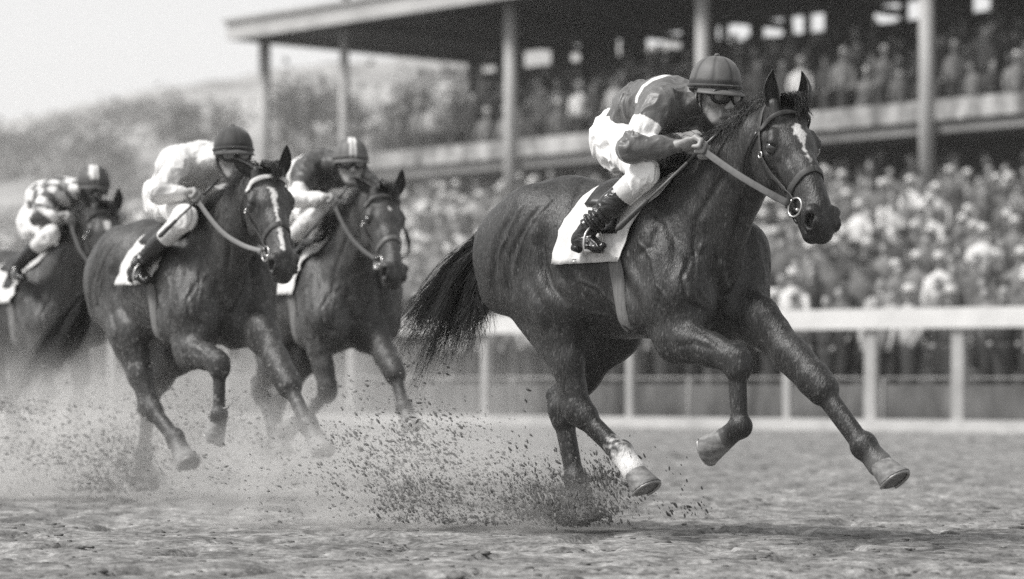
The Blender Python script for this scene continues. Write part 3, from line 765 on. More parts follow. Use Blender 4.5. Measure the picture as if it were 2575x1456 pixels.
def on_skin(H, p, off=.004):
    loc, nor, i, d = H['bvh'].find_nearest(Vector(p)); return V(*loc) + V(*nor) * off, V(*nor)
def strap(H, name, pts, width, mat_, parent, n=28, thick=.004, off=.003, closed=False, snap=True):
    """a flat strap lying on the skin (or hanging free) along pts"""
    if closed: pts = list(pts) + [pts[0]]
    P = spline(pts, n); Q = []; NN = []
    for p in P:
        if snap: a, nn = on_skin(H, p, off)
        else: a, nn = p, None
        Q.append(a); NN.append(nn)
    Q = np.array(Q)
    if snap:
        for _ in range(2):
            Q[1:-1] = .5 * Q[1:-1] + .25 * (Q[:-2] + Q[2:])
    vs = []; fs = []
    for i in range(n):
        t = unit(Q[min(i + 1, n - 1)] - Q[max(i - 1, 0)])
        if closed and i in (0, n - 1): t = unit(Q[1] - Q[n - 2])
        nn = NN[i] if snap else V(*H['v']) if H is not None else V(0, -1, 0)
        nn = unit(nn - t * (nn @ t)); b = np.cross(t, nn)
        for sx, sn in ((-1, 0), (-1, 1), (-.8, 1.25), (.8, 1.25), (1, 1), (1, 0)):
            vs.append(Q[i] + b * sx * width / 2 + nn * sn * thick)
    for i in range(n - 1):
        for k in range(6): fs.append((i * 6 + k, i * 6 + (k + 1) % 6, (i + 1) * 6 + (k + 1) % 6, (i + 1) * 6 + k))
    fs += [tuple(range(6))[::-1], tuple((n - 1) * 6 + k for k in range(6))]
    mb = MB(); mb.add(vs, fs); return mb.build(name, mat_, parent)
# ---------------------------------------------------------------- the four runners: where each joint is
FRAMES = [Frame(1560, 13.2, 45), Frame(440, 16.8, 35), Frame(790, 18.9, 30), Frame(70, 21.0, 40)]
CREASES = [  # (height of ridge, width in picture units, lowest z, line on the leader's near side)
    (-.013, 9, .8, [(1372, 560), (1359, 620), (1365, 665), (1390, 715), (1432, 775)]),      # flank fold
    (.007, 10, .8, [(1342, 560), (1336, 620), (1345, 680), (1370, 730)]),
    (.005, 4, .8, [(1415, 480), (1350, 540), (1318, 600), (1300, 660), (1296, 700)]),
    (-.006, 6, .8, [(1400, 500), (1338, 545), (1303, 600), (1284, 660), (1280, 720), (1300, 770)]),
    (.005, 4, .8, [(1330, 500), (1285, 560), (1262, 620), (1255, 680)]),
    (-.007, 6, .8, [(1300, 510), (1262, 575), (1243, 640), (1240, 700), (1262, 770)]),
    (-.006, 8, .8, [(1470, 455), (1445, 510), (1430, 560)]),
    (-.010, 10, .8, [(1545, 640), (1572, 700), (1600, 760), (1622, 810), (1640, 850)]),       # behind the elbow muscles
    (.007, 10, .8, [(1575, 660), (1600, 715), (1630, 770), (1655, 820)]),
    (-.004, 9, .8, [(1620, 520), (1680, 560), (1700, 610), (1690, 680), (1655, 760), (1665, 800)]),
       (-.009, 7, .8, [(1845, 400), (1790, 480), (1752, 560), (1745, 620), (1760, 700)]),
    (-.006, 6, .8, [(1735, 640), (1715, 700), (1730, 760), (1780, 790)]),
    (.006, 5, .8, [(1770, 600), (1752, 650), (1758, 720), (1790, 765)]),
    (-.011, 8, .8, [(1885, 470), (1860, 540), (1838, 610), (1828, 680), (1836, 740)]),        # jugular groove
    (-.008, 7, .8, [(1905, 560), (1880, 620), (1862, 690), (1850, 750)]),
    (.005, 3.5, .8, [(1600, 600), (1640, 650), (1650, 720), (1690, 770)]),
    (.004, 3.5, .8, [(1440, 700), (1500, 720), (1540, 760), (1590, 790)]),
    (-.004, 5, .8, [(1450, 660), (1470, 720), (1500, 780)]), (-.004, 5, .8, [(1480, 670), (1502, 730), (1530, 790)]),
    (-.004, 5, .8, [(1515, 690), (1535, 750), (1560, 800)]),
    (.003, 9, .8, [(1690, 800), (1730, 790), (1780, 820), (1830, 855)]),
    (-.003, 7, .8, [(1700, 830), (1740, 822), (1790, 850), (1830, 880)]),
    (-.003, 7, .8, [(1700, 870), (1750, 862), (1800, 882)]),
]
CREASES += [
    (-.008, 9, .8, [(1792, 640), (1800, 700), (1815, 760)]), (.006, 10, .8, [(1815, 650), (1822, 700), (1828, 740)]),
    (-.006, 8, .8, [(1660, 560), (1640, 620), (1600, 650)]), (-.005, 9, .8, [(1420, 600), (1405, 660), (1430, 720)]),
    (.005, 9, .8, [(1320, 700), (1345, 760), (1372, 830)]), (-.006, 7, .8, [(1345, 720), (1372, 780), (1392, 850)]),
    (-.005, 7, .8, [(1290, 760), (1325, 830), (1350, 890)]),
    (-.0035, 4, .8, [(1555, 700), (1570, 760), (1592, 806)]), (-.0035, 4, .8, [(1425, 650), (1440, 705), (1465, 755)]),
    (.004, 3.5, .8, [(1480, 790), (1530, 800), (1580, 822), (1630, 850)]),
]
FACE = [  # (height, width, line) in head coordinates (down the face, out to the side, towards the front)
    (.0045, .007, [(.148, .092, -.045), (.150, .104, -.060), (.160, .108, -.075)]),
    (-.004, .006, [(.135, .09, -.04), (.140, .105, -.058), (.150, .108, -.078)]),
    (-.004, .007, [(.205, .098, -.052), (.212, .092, -.075), (.23, .085, -.09)]),
    (.004, .006, [(.198, .098, -.050), (.203, .10, -.07), (.195, .10, -.085)]),
    (-.005, .010, [(.20, .07, -.025), (.27, .06, -.035), (.36, .05, -.045)]),
    (.0035, .005, [(.26, .075, -.07), (.31, .062, -.06), (.37, .052, -.06), (.44, .05, -.07)]),
    (-.004, .008, [(.26, .07, -.11), (.34, .055, -.105), (.42, .046, -.10)]),
    (.003, .005, [(.24, .06, -.14), (.32, .05, -.12), (.40, .045, -.11)]),
    (-.005, .007, [(.50, .05, -.03), (.535, .062, -.05), (.55, .062, -.075)]),
    (-.006, .009, [(.07, .085, -.06), (.10, .088, -.05), (.12, .08, -.035)]),
]
f0 = FRAMES[0]; L = f0.L
J = {
 'n0': L(1755, 575), 'n1': L(1845, 440, -.01), 'n2': L(1912, 355, -.04),
 'shoR': V(.40, -.19, 1.12), 'elbR': L(1705, 850, -.19), 'kneR': L(1855, 905, -.17), 'fetR': L(1862, 1072, -.17),
 'corR': L(1822, 1103, -.17), 'solR': L(1776, 1118, -.18), 'toeR': L(1768, 1150, -.18),
 'shoL': V(.44, .17, 1.12), 'elbL': L(1905, 805, .15), 'kneL': L(2058, 965, .13), 'fetL': L(2172, 1120, .13),
 'corL': L(2212, 1167, .13), 'solL': L(2242, 1215, .13), 'toeL': L(2290, 1212, .13),
 'stiR': L(1395, 760, -.20), 'hocR': L(1455, 1030, -.15), 'hfeR': L(1562, 1138, -.13),
 'hcoR': L(1594, 1185, -.13), 'hsoR': L(1618, 1235, -.13), 'htoR': L(1665, 1225, -.13),
 'stiL': L(1545, 830, .18), 'hocL': L(1414, 1030, .13), 'hfeL': L(1448, 1205, .13),
 'hcoL': L(1460, 1262, .13), 'hsoL': L(1468, 1308, .13), 'htoL': L(1520, 1312, .13),
}
def setH(fr, J, poll, pollY, e1w, ww, ears, **kw):
    o = fr.L(poll[0], poll[1], pollY)
    e1, w_, v_ = frame3(fr.dirL(e1w), fr.dirL(ww))
    H = dict(J=J, o=o, e1=e1, w=w_, v=v_, socks=[], blaze=None); H.update(kw)
    H['ears'] = [(s, fr.dirL(t), fr.dirL(op)) for s, t, op in ears]
    return H
HS = []
HS.append(setH(f0, J, (1983, 262), -.05, (.170, -.33, -.57), (.47, -.88, 0),
     [(1, (-.08, .0, 1), (.1, -.9, .1)), (-1, (.10, 0, 1), (-.75, -.6, .0))],
     blaze=[((.125, .0), (.155, .0), .020, .027), ((.16, .0), (.21, .004), .024, .008), ((.205, .004), (.345, .008), .008, .0055)], socks=['hfeR']))
f1 = FRAMES[1]; L = f1.L
def base(J): return {k: v.copy() for k, v in J.items()}
J1 = base(J)
J1.update({'n0': V(.42, 0, 1.36), 'n1': L(600, 560, -.01), 'n2': L(640, 490, -.04),
 'elbR': L(478, 880, -.19), 'kneR': L(552, 912, -.17), 'fetR': L(551, 1042, -.17), 'corR': L(548, 1068, -.17), 'solR': L(528, 1096, -.20), 'toeR': L(534, 1118, -.19),
 'elbL': L(658, 840, .16), 'kneL': L(723, 960, .14), 'fetL': L(775, 1068, .14), 'corL': L(796, 1105, .14), 'solL': L(810, 1142, .14), 'toeL': L(843, 1141, .14),
 'stiR': L(322, 840, -.20), 'hocR': L(378, 1024, -.15), 'hfeR': L(440, 1100, -.13), 'hcoR': L(456, 1136, -.13), 'hsoR': L(472, 1172, -.13), 'htoR': L(506, 1162, -.13),
 'stiL': L(450, 880, .16), 'hocL': L(375, 1000, .12), 'hfeL': L(362, 1140, .12), 'hcoL': L(362, 1190, .12), 'hsoL': L(366, 1230, .12), 'htoL': L(400, 1232, .12)})
HS.append(setH(f1, J1, (676, 428), -.06, (.135, -.30, -.57), (.38, -.93, 0),
     [(-1, (.20, .0, 1), (.2, -.9, .1)), (1, (-.80, .0, .55), (.2, -.8, -.6))],
     blaze=[((.12, .004), (.17, .002), .017, .019), ((.17, .0), (.21, .003), .015, .008), ((.21, .003), (.50, .006), .012, .010)], muddy=1.0))
f2 = FRAMES[2]; L = f2.L
J2 = base(J)
J2.update({'n0': V(.42, 0, 1.36), 'n1': L(900, 590, -.01), 'n2': L(935, 520, -.04),
 'elbR': L(800, 850, -.19), 'kneR': L(826, 985, -.17), 'fetR': L(775, 1045, -.17), 'corR': L(745, 1062, -.17), 'solR': L(718, 1076, -.17), 'toeR': L(715, 1098, -.17),
 'elbL': L(940, 845, .16), 'kneL': L(990, 930, .14), 'fetL': L(1016, 1025, .14), 'corL': L(1027, 1052, .14), 'solL': L(1035, 1078, .14), 'toeL': L(1060, 1078, .14),
 'stiR': L(700, 860, -.20), 'hocR': L(655, 985, -.15), 'hfeR': L(690, 1080, -.13), 'hcoR': L(700, 1110, -.13), 'hsoR': L(706, 1140, -.13), 'htoR': L(735, 1140, -.13),
 'stiL': L(790, 880, .16), 'hocL': L(700, 1000, .12), 'hfeL': L(690, 1120, .12), 'hcoL': L(690, 1160, .12), 'hsoL': L(694, 1198, .12), 'htoL': L(730, 1200, .12)})
HS.append(setH(f2, J2, (970, 478), -.06, (.10, -.32, -.57), (.42, -.90, 0),
     [(-1, (.25, .0, 1), (.2, -.9, .1)), (1, (-.75, .1, .6), (-.2, -.8, -.4))],
     blaze=[((.13, .0), (.14, .0), .012, .014)], muddy=.9))
f3 = FRAMES[3]; L = f3.L
J3 = base(J)
J3.update({'n0': V(.42, 0, 1.36), 'n1': L(205, 630, -.01), 'n2': L(232, 560, -.04),
 'kneR': L(120, 900, -.17), 'elbR': L(100, 850, -.19), 'fetR': L(125, 985, -.17), 'corR': L(112, 1005, -.17), 'solR': L(98, 1018, -.17), 'toeR': L(96, 1035, -.17),
 'elbL': L(190, 850, .16), 'kneL': L(205, 940, .14), 'fetL': L(190, 1020, .14), 'corL': L(188, 1042, .14), 'solL': L(184, 1068, .14), 'toeL': L(205, 1070, .14)})
HS.append(setH(f3, J3, (265, 520), -.06, (.11, -.3, -.57), (.45, -.88, 0),
     [(-1, (.20, .0, 1), (.2, -.9, .1)), (1, (-.5, .1, .8), (-.2, -.8, -.4))],
     blaze=[((.13, .0), (.18, .0), .022, .022), ((.18, .0), (.36, .004), .016, .010)], muddy=.9))
HLAB = ['dark bay horse in front, white star and thin stripe, white hind sock',
        'bay horse second from the left, white browband and long narrow stripe down its face',
        'bay horse running behind the leader\'s tail, small white spot on its forehead',
        'blurred bay horse leftmost of the four, half hidden behind the second runner']
HORSES = range(4) if not any(c.isdigit() for c in ONLY) else [int(c) for c in ONLY if c.isdigit()]
VOX = [.0065, .008, .0095, .011]
for i in HORSES:
    fr = FRAMES[i]; H = HS[i]; H['fr'] = fr
    root = horse(H, fr, 'coat%d' % (i + 1), VOX[i], HLAB[i], (fr.X0, fr.Y0, 0))
# ---------------------------------------------------------------- hair
def crest_pt(H, t):
    a = H['J']['n0'] * (1 - t) + head_pt(H, .0, 0, -.05) * t
    mid = H['J']['n1']; a = a + (mid - (H['J']['n0'] + head_pt(H, .0, 0, -.05)) / 2) * 4 * t * (1 - t) * .5
    back = unit(V(-.55, 0, .8)); o = a + back * .6
    hit = H['bvh'].ray_cast(Vector(o), Vector(-back), 1.0)
    return V(*hit[0]) if hit[0] is not None else a
def hair(H, i):
    rg = np.random.RandomState(40 + i); root = H['root']; q = [26, 16, 12, 9][i]; r_ = [.0022, .003, .0036, .0045][i]
    locks = []
    for t in np.linspace(.10, 1.0, 34):
        c = crest_pt(H, t); near = -1 if rg.rand() < .72 else 1
        ln = .17 * rg.uniform(.7, 1.25)
        up = (.02 + .035 * rg.rand()) * (.4 if .3 < t < .5 else .12 if t < .93 else .7)
        q_ = 1.0 if t < .45 else .45
        p = [c - V(0, 0, .012), c + V(-.04 * q_, near * .025, up), c + V(-.10 * q_, near * (.07 + .03 * rg.rand()), up * .5 - .07 * (1 - q_)), c + V(-.15 * q_, near * (.10 + .03 * rg.rand()), -.06 - .06 * rg.rand() - .10 * (1 - q_))]
        locks.append((p, .010, .022))
    strands('mane', M['hair'], root, locks, q, r_, 3 + i)
    locks = []
    for k in range(9):
        s = rg.uniform(-1, 1)
        b = head_pt(H, .0, .03 * s, .0)
        locks.append(([b - .01 * H['w'], b + .045 * H['w'] - .025 * H['e1'] + .02 * s * H['v'], b + .05 * H['w'] + .04 * H['e1'] - (.03 + .03 * s) * H['v'],
                       b + .03 * H['w'] + .10 * rg.uniform(.7, 1.2) * H['e1'] - .05 * rg.uniform(-.3, 1) * H['v']], .008, .012))
    strands('forelock', M['hair'], root, locks, q, r_ * .9, 13 + i, fuzz=.008)
    rt, ends, mids = H['tail']
    locks = []
    n_ = len(ends)
    for k in range(n_ * 7):
        a = (k + rg.rand()) / (n_ * 7) * (n_ - 1); j = min(int(a), n_ - 2); f = a - j
        e = ends[j] * (1 - f) + ends[j + 1] * f; m = mids[j] * (1 - f) + mids[j + 1] * f
        e = e + rg.normal(0, .02, 3) + (e - m) * rg.uniform(-.22, .22); m = m + rg.normal(0, .012, 3); b = rt + rg.normal(0, .012, 3) * V(1, 1.5, 2.4)
        locks.append(([b, b * .55 + m * .45 + V(-.02, 0, .02), m, m * .45 + e * .55 + rg.normal(0, .012, 3), e], .012, .022))
    strands('tail', M['hair'], root, locks, [38, 28, 14, 8][i], r_ * .85, 23 + i, n=12, fuzz=.02)
def tails():
    L = FRAMES[0].L
    HS[0]['tail'] = (L(1262, 590), [L(*p) for p in [(990, 850, 0), (1005, 895, .05), (1050, 935, -.05), (1110, 905, .04), (1150, 870, -.02), (1200, 860, 0), (1225, 800, 0)]],
                     [L(*p) for p in [(1130, 665, 0), (1135, 690, .04), (1145, 715, -.04), (1165, 730, .03), (1185, 730, -.02), (1205, 735, 0), (1222, 720, 0)]])
    L = FRAMES[1].L
    HS[1]['tail'] = (L(252, 700), [L(*p) for p in [(45, 950, 0), (75, 965, .05), (110, 950, -.05), (150, 920, .04), (190, 880, 0)]],
                     [L(*p) for p in [(150, 800, 0), (160, 815, .04), (180, 825, -.04), (200, 825, .03), (212, 815, 0)]])
    for i, (dx, dz) in ((2, (-.5, -.5)), (3, (-.55, -.4))):
        rt = V(-.82, 0, 1.45)
        HS[i]['tail'] = (rt, [rt + V(dx, y, dz - abs(y)) for y in (-.1, 0, .1)], [rt + V(dx * .6, y * .5, dz * .2) for y in (-.1, 0, .1)])

# ---------------------------------------------------------------- saddlery
def surf_ray(H, x, ang, z0=1.30, y0=0.):
    """from outside towards the trunk's axis; ang from straight up towards the near (right, -y) side"""
    d = V(0, -math.sin(ang), math.cos(ang)); o = V(x, y0, z0)
    h = H['bvh'].ray_cast(Vector(o + d * .75), Vector(-d), .75)
    return (V(*h[0]), V(*h[1])) if h[0] is not None else (o + d * .28, d)
def sheet(H, name, xr, xf, amax, off, mat_, parent, ns=26, nt=40, thick=.004, fold=.01, z0=1.30, a0=None, seed=1):
    A_ = np.linspace(-amax, amax, nt) if a0 is None else np.linspace(a0, amax, nt)
    P = np.zeros((nt, ns, 3)); N = np.zeros((nt, ns, 3))
    for j, a in enumerate(A_):
        t = abs(a) / amax
        for k in range(ns):
            x = xr(t) + (xf(t) - xr(t)) * k / (ns - 1); p, n_ = surf_ray(H, x, a, z0); n_ = unit(n_ + V(0, -math.sin(a), math.cos(a)))
            P[j, k] = p; N[j, k] = n_
    for _ in range(3):
        P[1:-1] = .5 * P[1:-1] + .25 * (P[:-2] + P[2:]); P[:, 1:-1] = .5 * P[:, 1:-1] + .25 * (P[:, :-2] + P[:, 2:])
    T = np.abs(A_) / amax
    ripple = fold * 2.4 * np.abs(vnoise(np.stack([P[..., 0].ravel() * 13 + P[..., 2].ravel() * 5, P[..., 1].ravel() * 3 + seed * 5, P[..., 2].ravel() * 4], 1), 3)).reshape(nt, ns) * (.3 + T[:, None] ** 2 * 1.6)
    out = P + N * (off + ripple)[..., None]
    vs = np.concatenate([out.reshape(-1, 3), (out - N * thick).reshape(-1, 3)]); B = nt * ns; fs = []
    for j in range(nt - 1):
        for k in range(ns - 1):
            q = (j * ns + k, j * ns + k + 1, (j + 1) * ns + k + 1, (j + 1) * ns + k); fs += [q, tuple(B + i for i in q[::-1])]
    for j in range(nt - 1):
        for k in (0, ns - 1): fs.append((j * ns + k, (j + 1) * ns + k, B + (j + 1) * ns + k, B + j * ns + k))
    for k in range(ns - 1):
        for j in (0, nt - 1): fs.append((j * ns + k, j * ns + k + 1, B + j * ns + k + 1, B + j * ns + k))
    return mesh_obj(name, vs, np.array(fs), mat_, parent)
def ring(mb, c, n_, r, rt, seg=20, stretch=1.0, up=None):
    n_ = unit(n_); a = unit(np.cross(n_, up if up is not None else V(.1, .2, .97))); b = np.cross(n_, a)
    pts = [c + r * (a * math.cos(t) + b * stretch * math.sin(t)) for t in np.linspace(0, 2 * math.pi, seg)]
    mb.tube(pts, rt, 6)
def tack(H, i, feet):
    fr = H['fr']; root = H['root']; loc = tuple(root.location)
    who = ['the leading horse', 'the second horse', 'the horse behind the leader\'s tail', 'the leftmost horse'][i]
    # saddle cloth
    sc = sheet(H, 'saddle_cloth', lambda t: -.02 - .15 * t, lambda t: .46 - .21 * t, R([98, 94, 94, 94][i]), .014, M['cloth'], None, fold=.018, seed=i)
    e = empty('saddle_cloth', loc, fr.rz); sc.name = 'cloth'; sc.parent = e
    tag(e, ['large white saddle cloth on the leading horse, nearest the camera', 'white saddle cloth on the second horse from the left',
            'white saddle cloth on the horse whose jockey has a white cap stripe', 'blurred white saddle cloth on the leftmost horse'][i], 'saddle cloth', 'white saddle cloths')
    for s in (-1, 1):
        hm = MB(); pts = []
        for k in range(12):
            x = -.165 + .41 * k / 11; p, n_ = surf_ray(H, x, -s * R(94)); pts.append(p + n_ * .019)
        hm.tube(pts, .003, 5); hm.build('hem', M['cloth'], e)
    # saddle
    e = empty('saddle', loc, fr.rz)
    tag(e, 'small dark racing saddle and girth on ' + who, 'saddle', 'racing saddles')
    sheet(H, 'seat', lambda t: .0, lambda t: .32 - .02 * t, R(46), .034, M['leather_dark'], e, ns=12, nt=16, thick=.02, fold=.004)
    for s in (-1, 1):
        sheet(H, 'flap', lambda t: .10 + .02 * t, lambda t: .27 - .04 * t, s * R(72), .024, M['leather_dark'], e, ns=10, nt=14, thick=.006, fold=.003, a0=s * R(30))
    # girth
    pts = []; vs = []; fs = []; nb = 48
    for k in range(nb):
        a = R(84) + (2 * math.pi - 2 * R(84)) * k / (nb - 1)
        row = []
        for xo in (-.034, -.024, .024, .034):
            p, n_ = surf_ray(H, .215 + .10 * min(a - R(84), 2 * math.pi - R(84) - a) / R(96) + xo, a, 1.25); row.append((p, n_))
        for (p, n_), o in zip(row, (.002, .012, .012, .002)): vs.append(p + n_ * (o + .002))
    vs = np.array(vs).reshape(nb, 4, 3)
    for _ in range(4): vs[1:-1] = .5 * vs[1:-1] + .25 * (vs[:-2] + vs[2:])
    vs = vs.reshape(-1, 3)
    for k in range(nb - 1):
        for j in range(3): fs.append((k * 4 + j, k * 4 + j + 1, (k + 1) * 4 + j + 1, (k + 1) * 4 + j))
    mesh_obj('girth', vs, np.array(fs), M['web'], e)
    for s, (heel, ball) in feet.items():
        top, n_ = surf_ray(H, .20, -s * R(52)); top = top + n_ * .03
        d = unit(ball - heel); tread = ball - V(0, 0, .028); side = unit(np.cross(d, V(0, 0, 1)))
        arch = [tread + side * .058, tread + side * .060 + V(0, 0, .04), tread + side * .045 + V(0, 0, .085), tread + V(0, 0, .115),
                tread - side * .045 + V(0, 0, .085), tread - side * .060 + V(0, 0, .04), tread - side * .058]
        mb = MB(); mb.tube(spline(arch, 22), .0055, 6); mb.tube([tread - side * .06, tread + side * .06], .009, 6)
        mb.build('stirrup', M['steel'], e)
        strap(H, 'stirrup_leather', [top, (top + tread) / 2 + V(-.02, s * .03, 0), tread + V(0, 0, .115)], .022, M['leather_dark'], e, n=8, snap=False)
    # bridle
    e = empty('bridle', loc, fr.rz)
    tag(e, ['dark leather bridle with a brown noseband on the leading horse', 'bridle with a thick white browband on the second horse from the left',
            'bridle with a pale browband on the horse behind the leader\'s tail', 'blurred bridle on the leftmost horse'][i], 'bridle', 'racing bridles')
    hp = lambda *a: head_pt(H, *a)
    lw = M['leather']; bm = [M['leather'], M['band'], M['leather_light'], M['leather']][i]
    wk = 1.0
    strap(H, 'noseband', [hp(.345, 0, .02), hp(.355, .05, -.01), hp(.375, .07, -.06), hp(.385, .055, -.11), hp(.39, .0, -.19), hp(.385, -.055, -.11), hp(.375, -.07, -.06), hp(.355, -.05, -.01)],
          .030, lw if i != 2 else M['leather_light'], e, n=44, closed=True, thick=.005)
    strap(H, 'browband', [hp(.075, .11, -.075), hp(.062, .09, -.03), hp(.05, .05, .0), hp(.045, 0, .01), hp(.05, -.05, .0), hp(.062, -.09, -.03), hp(.075, -.11, -.075)], .026 if i == 1 else .020, bm, e, n=26, thick=.006, off=.006)
    strap(H, 'headpiece', [hp(.075, .11, -.085), hp(.02, .10, -.075), hp(-.025, .04, -.06), hp(-.03, 0, -.06), hp(-.025, -.04, -.06), hp(.02, -.10, -.075), hp(.075, -.11, -.085)], .024, lw, e, n=22)
    for s in (-1, 1):
        ck = strap(H, 'cheekpiece', [hp(.075, .11 * s, -.085), hp(.17, .11 * s, -.115), hp(.28, .09 * s, -.125), hp(.37, .07 * s, -.11), hp(.43, .07 * s, -.095)], .020, lw, e, n=24, off=.006)
        strap(H, 'throat_strap', [hp(.06, .11 * s, -.10), hp(.10, .11 * s, -.19), hp(.14, .07 * s, -.27), hp(.16, .0, -.28)], .014, M['leather_dark'], e, n=18, off=.01)
        bc = hp(.455, .072 * s, -.098)
        b2, n_ = on_skin(H, bc, .012); mb = MB(); ring(mb, b2, H['v'] * s + .15 * H['w'], .040, .0048, 24, 1.12, up=H['w'])
        mb.tube([b2 + .012 * H['e1'], b2 + .02 * H['e1'] + .03 * H['w'] * 0 - s * .05 * H['v']], .007, 6)
        mb.build('bit_ring', M['steel'], e)
        mb = MB(); p, n_ = on_skin(H, hp(.17, .11 * s, -.115), .010); ring(mb, p, H['v'] * s, .014, .003, 12); mb.build('buckle', M['steel'], ck)
        H['bit%+d' % s] = b2
    strap(H, 'chin_strap', [hp(.45, .07, -.11), hp(.47, .05, -.16), hp(.475, 0, -.185), hp(.47, -.05, -.16), hp(.45, -.07, -.11)], .014, M['leather_dark'], e, n=18, off=.006)
    H['bridle'] = e
def reins(H, i, hands):
    lw = M['leather'] if i != 1 else M['leather_light']
    for s in (-1, 1):
        a = hands[s]; b = H['bit%+d' % -s]; m = (a + b) / 2 + V(0, s * .04, -[.0, .05, .03, .02][i])
        if s == 1: m = m + V(.02, .05, -.03)
        Hn = dict(H); Hn['v'] = V(0, -1, .5)
        strap(Hn, 'rein', [a - (b - a) * .04, a * .75 + b * .25 + (m - (a + b) / 2) * .7, m, a * .25 + b * .75 + (m - (a + b) / 2) * .7, b + unit(a - b) * .035], [.032, .027, .026, .026][i], lw, H['bridle'], n=22, snap=False, thick=.003)
# ---------------------------------------------------------------- jockeys
def silk(name, col, white=.8, second=None):
    return mat(name, col, .42, noise=(6, .06, 3), bump=[(10, .5, .03, (1, 1, .5), .8), (26, .35, .010, (.6, 1, 1.2), .8), (700, .15, .0006)], spec=.4, sheen=.25, attr=[('white', white)])
M['skin'] = mat('weathered skin', .28, .5, noise=[(20, .12, 3), (90, .08, 2)], bump=[(120, .25, .001)], attr=[('dark', .10)])
M['breeches'] = mat('white breeches', .82, .62, noise=(8, .03, 2), bump=[(13, .4, .016, (1, 1, .6), 1.0), (45, .25, .004), (600, .2, .0006)], sheen=.2)
M['cuff'] = mat('ribbed pale cuff', .62, .8, noise=(60, .1, 2), bump=[(160, .6, .002, (1, 1, .2))])
M['boot'] = mat('polished black boot', .014, .26, noise=(8, .3, 2), bump=[(14, .7, .02, (1, 1, 1.8), .8)], spec=.6, coat=.15)
M['rubber'] = mat('black rubber', .012, .4)
M['lens'] = mat('smoked goggle lens', .10, .08, spec=1.0, coat=1)
M['silk1'] = silk('mid grey racing silk', .115)
M['silk2'] = silk('cream racing silk', .66)
M['silk3'] = silk('dark racing silk', .055)
M['silk4'] = silk('patterned racing silk', .10)
M['cap1'] = mat('grey cap cloth', .10, .6, noise=(30, .10, 3), bump=[(10, .35, .015), (500, .3, .0006)], sheen=.15, attr=[('white', .8), ('dark', .022)])
M['cap2'] = mat('dark felt cap', .045, .8, noise=(30, .2, 3), bump=[(200, .5, .001)], sheen=.3, attr=[('white', .8), ('dark', .02)])
M['cap3'] = mat('grey cap with stripe', .12, .6, noise=(30, .1, 3), attr=[('white', .8), ('dark', .04)])
M['cap4'] = mat('dark cap with stripe', .07, .6, noise=(30, .1, 3), attr=[('white', .75), ('dark', .04)])

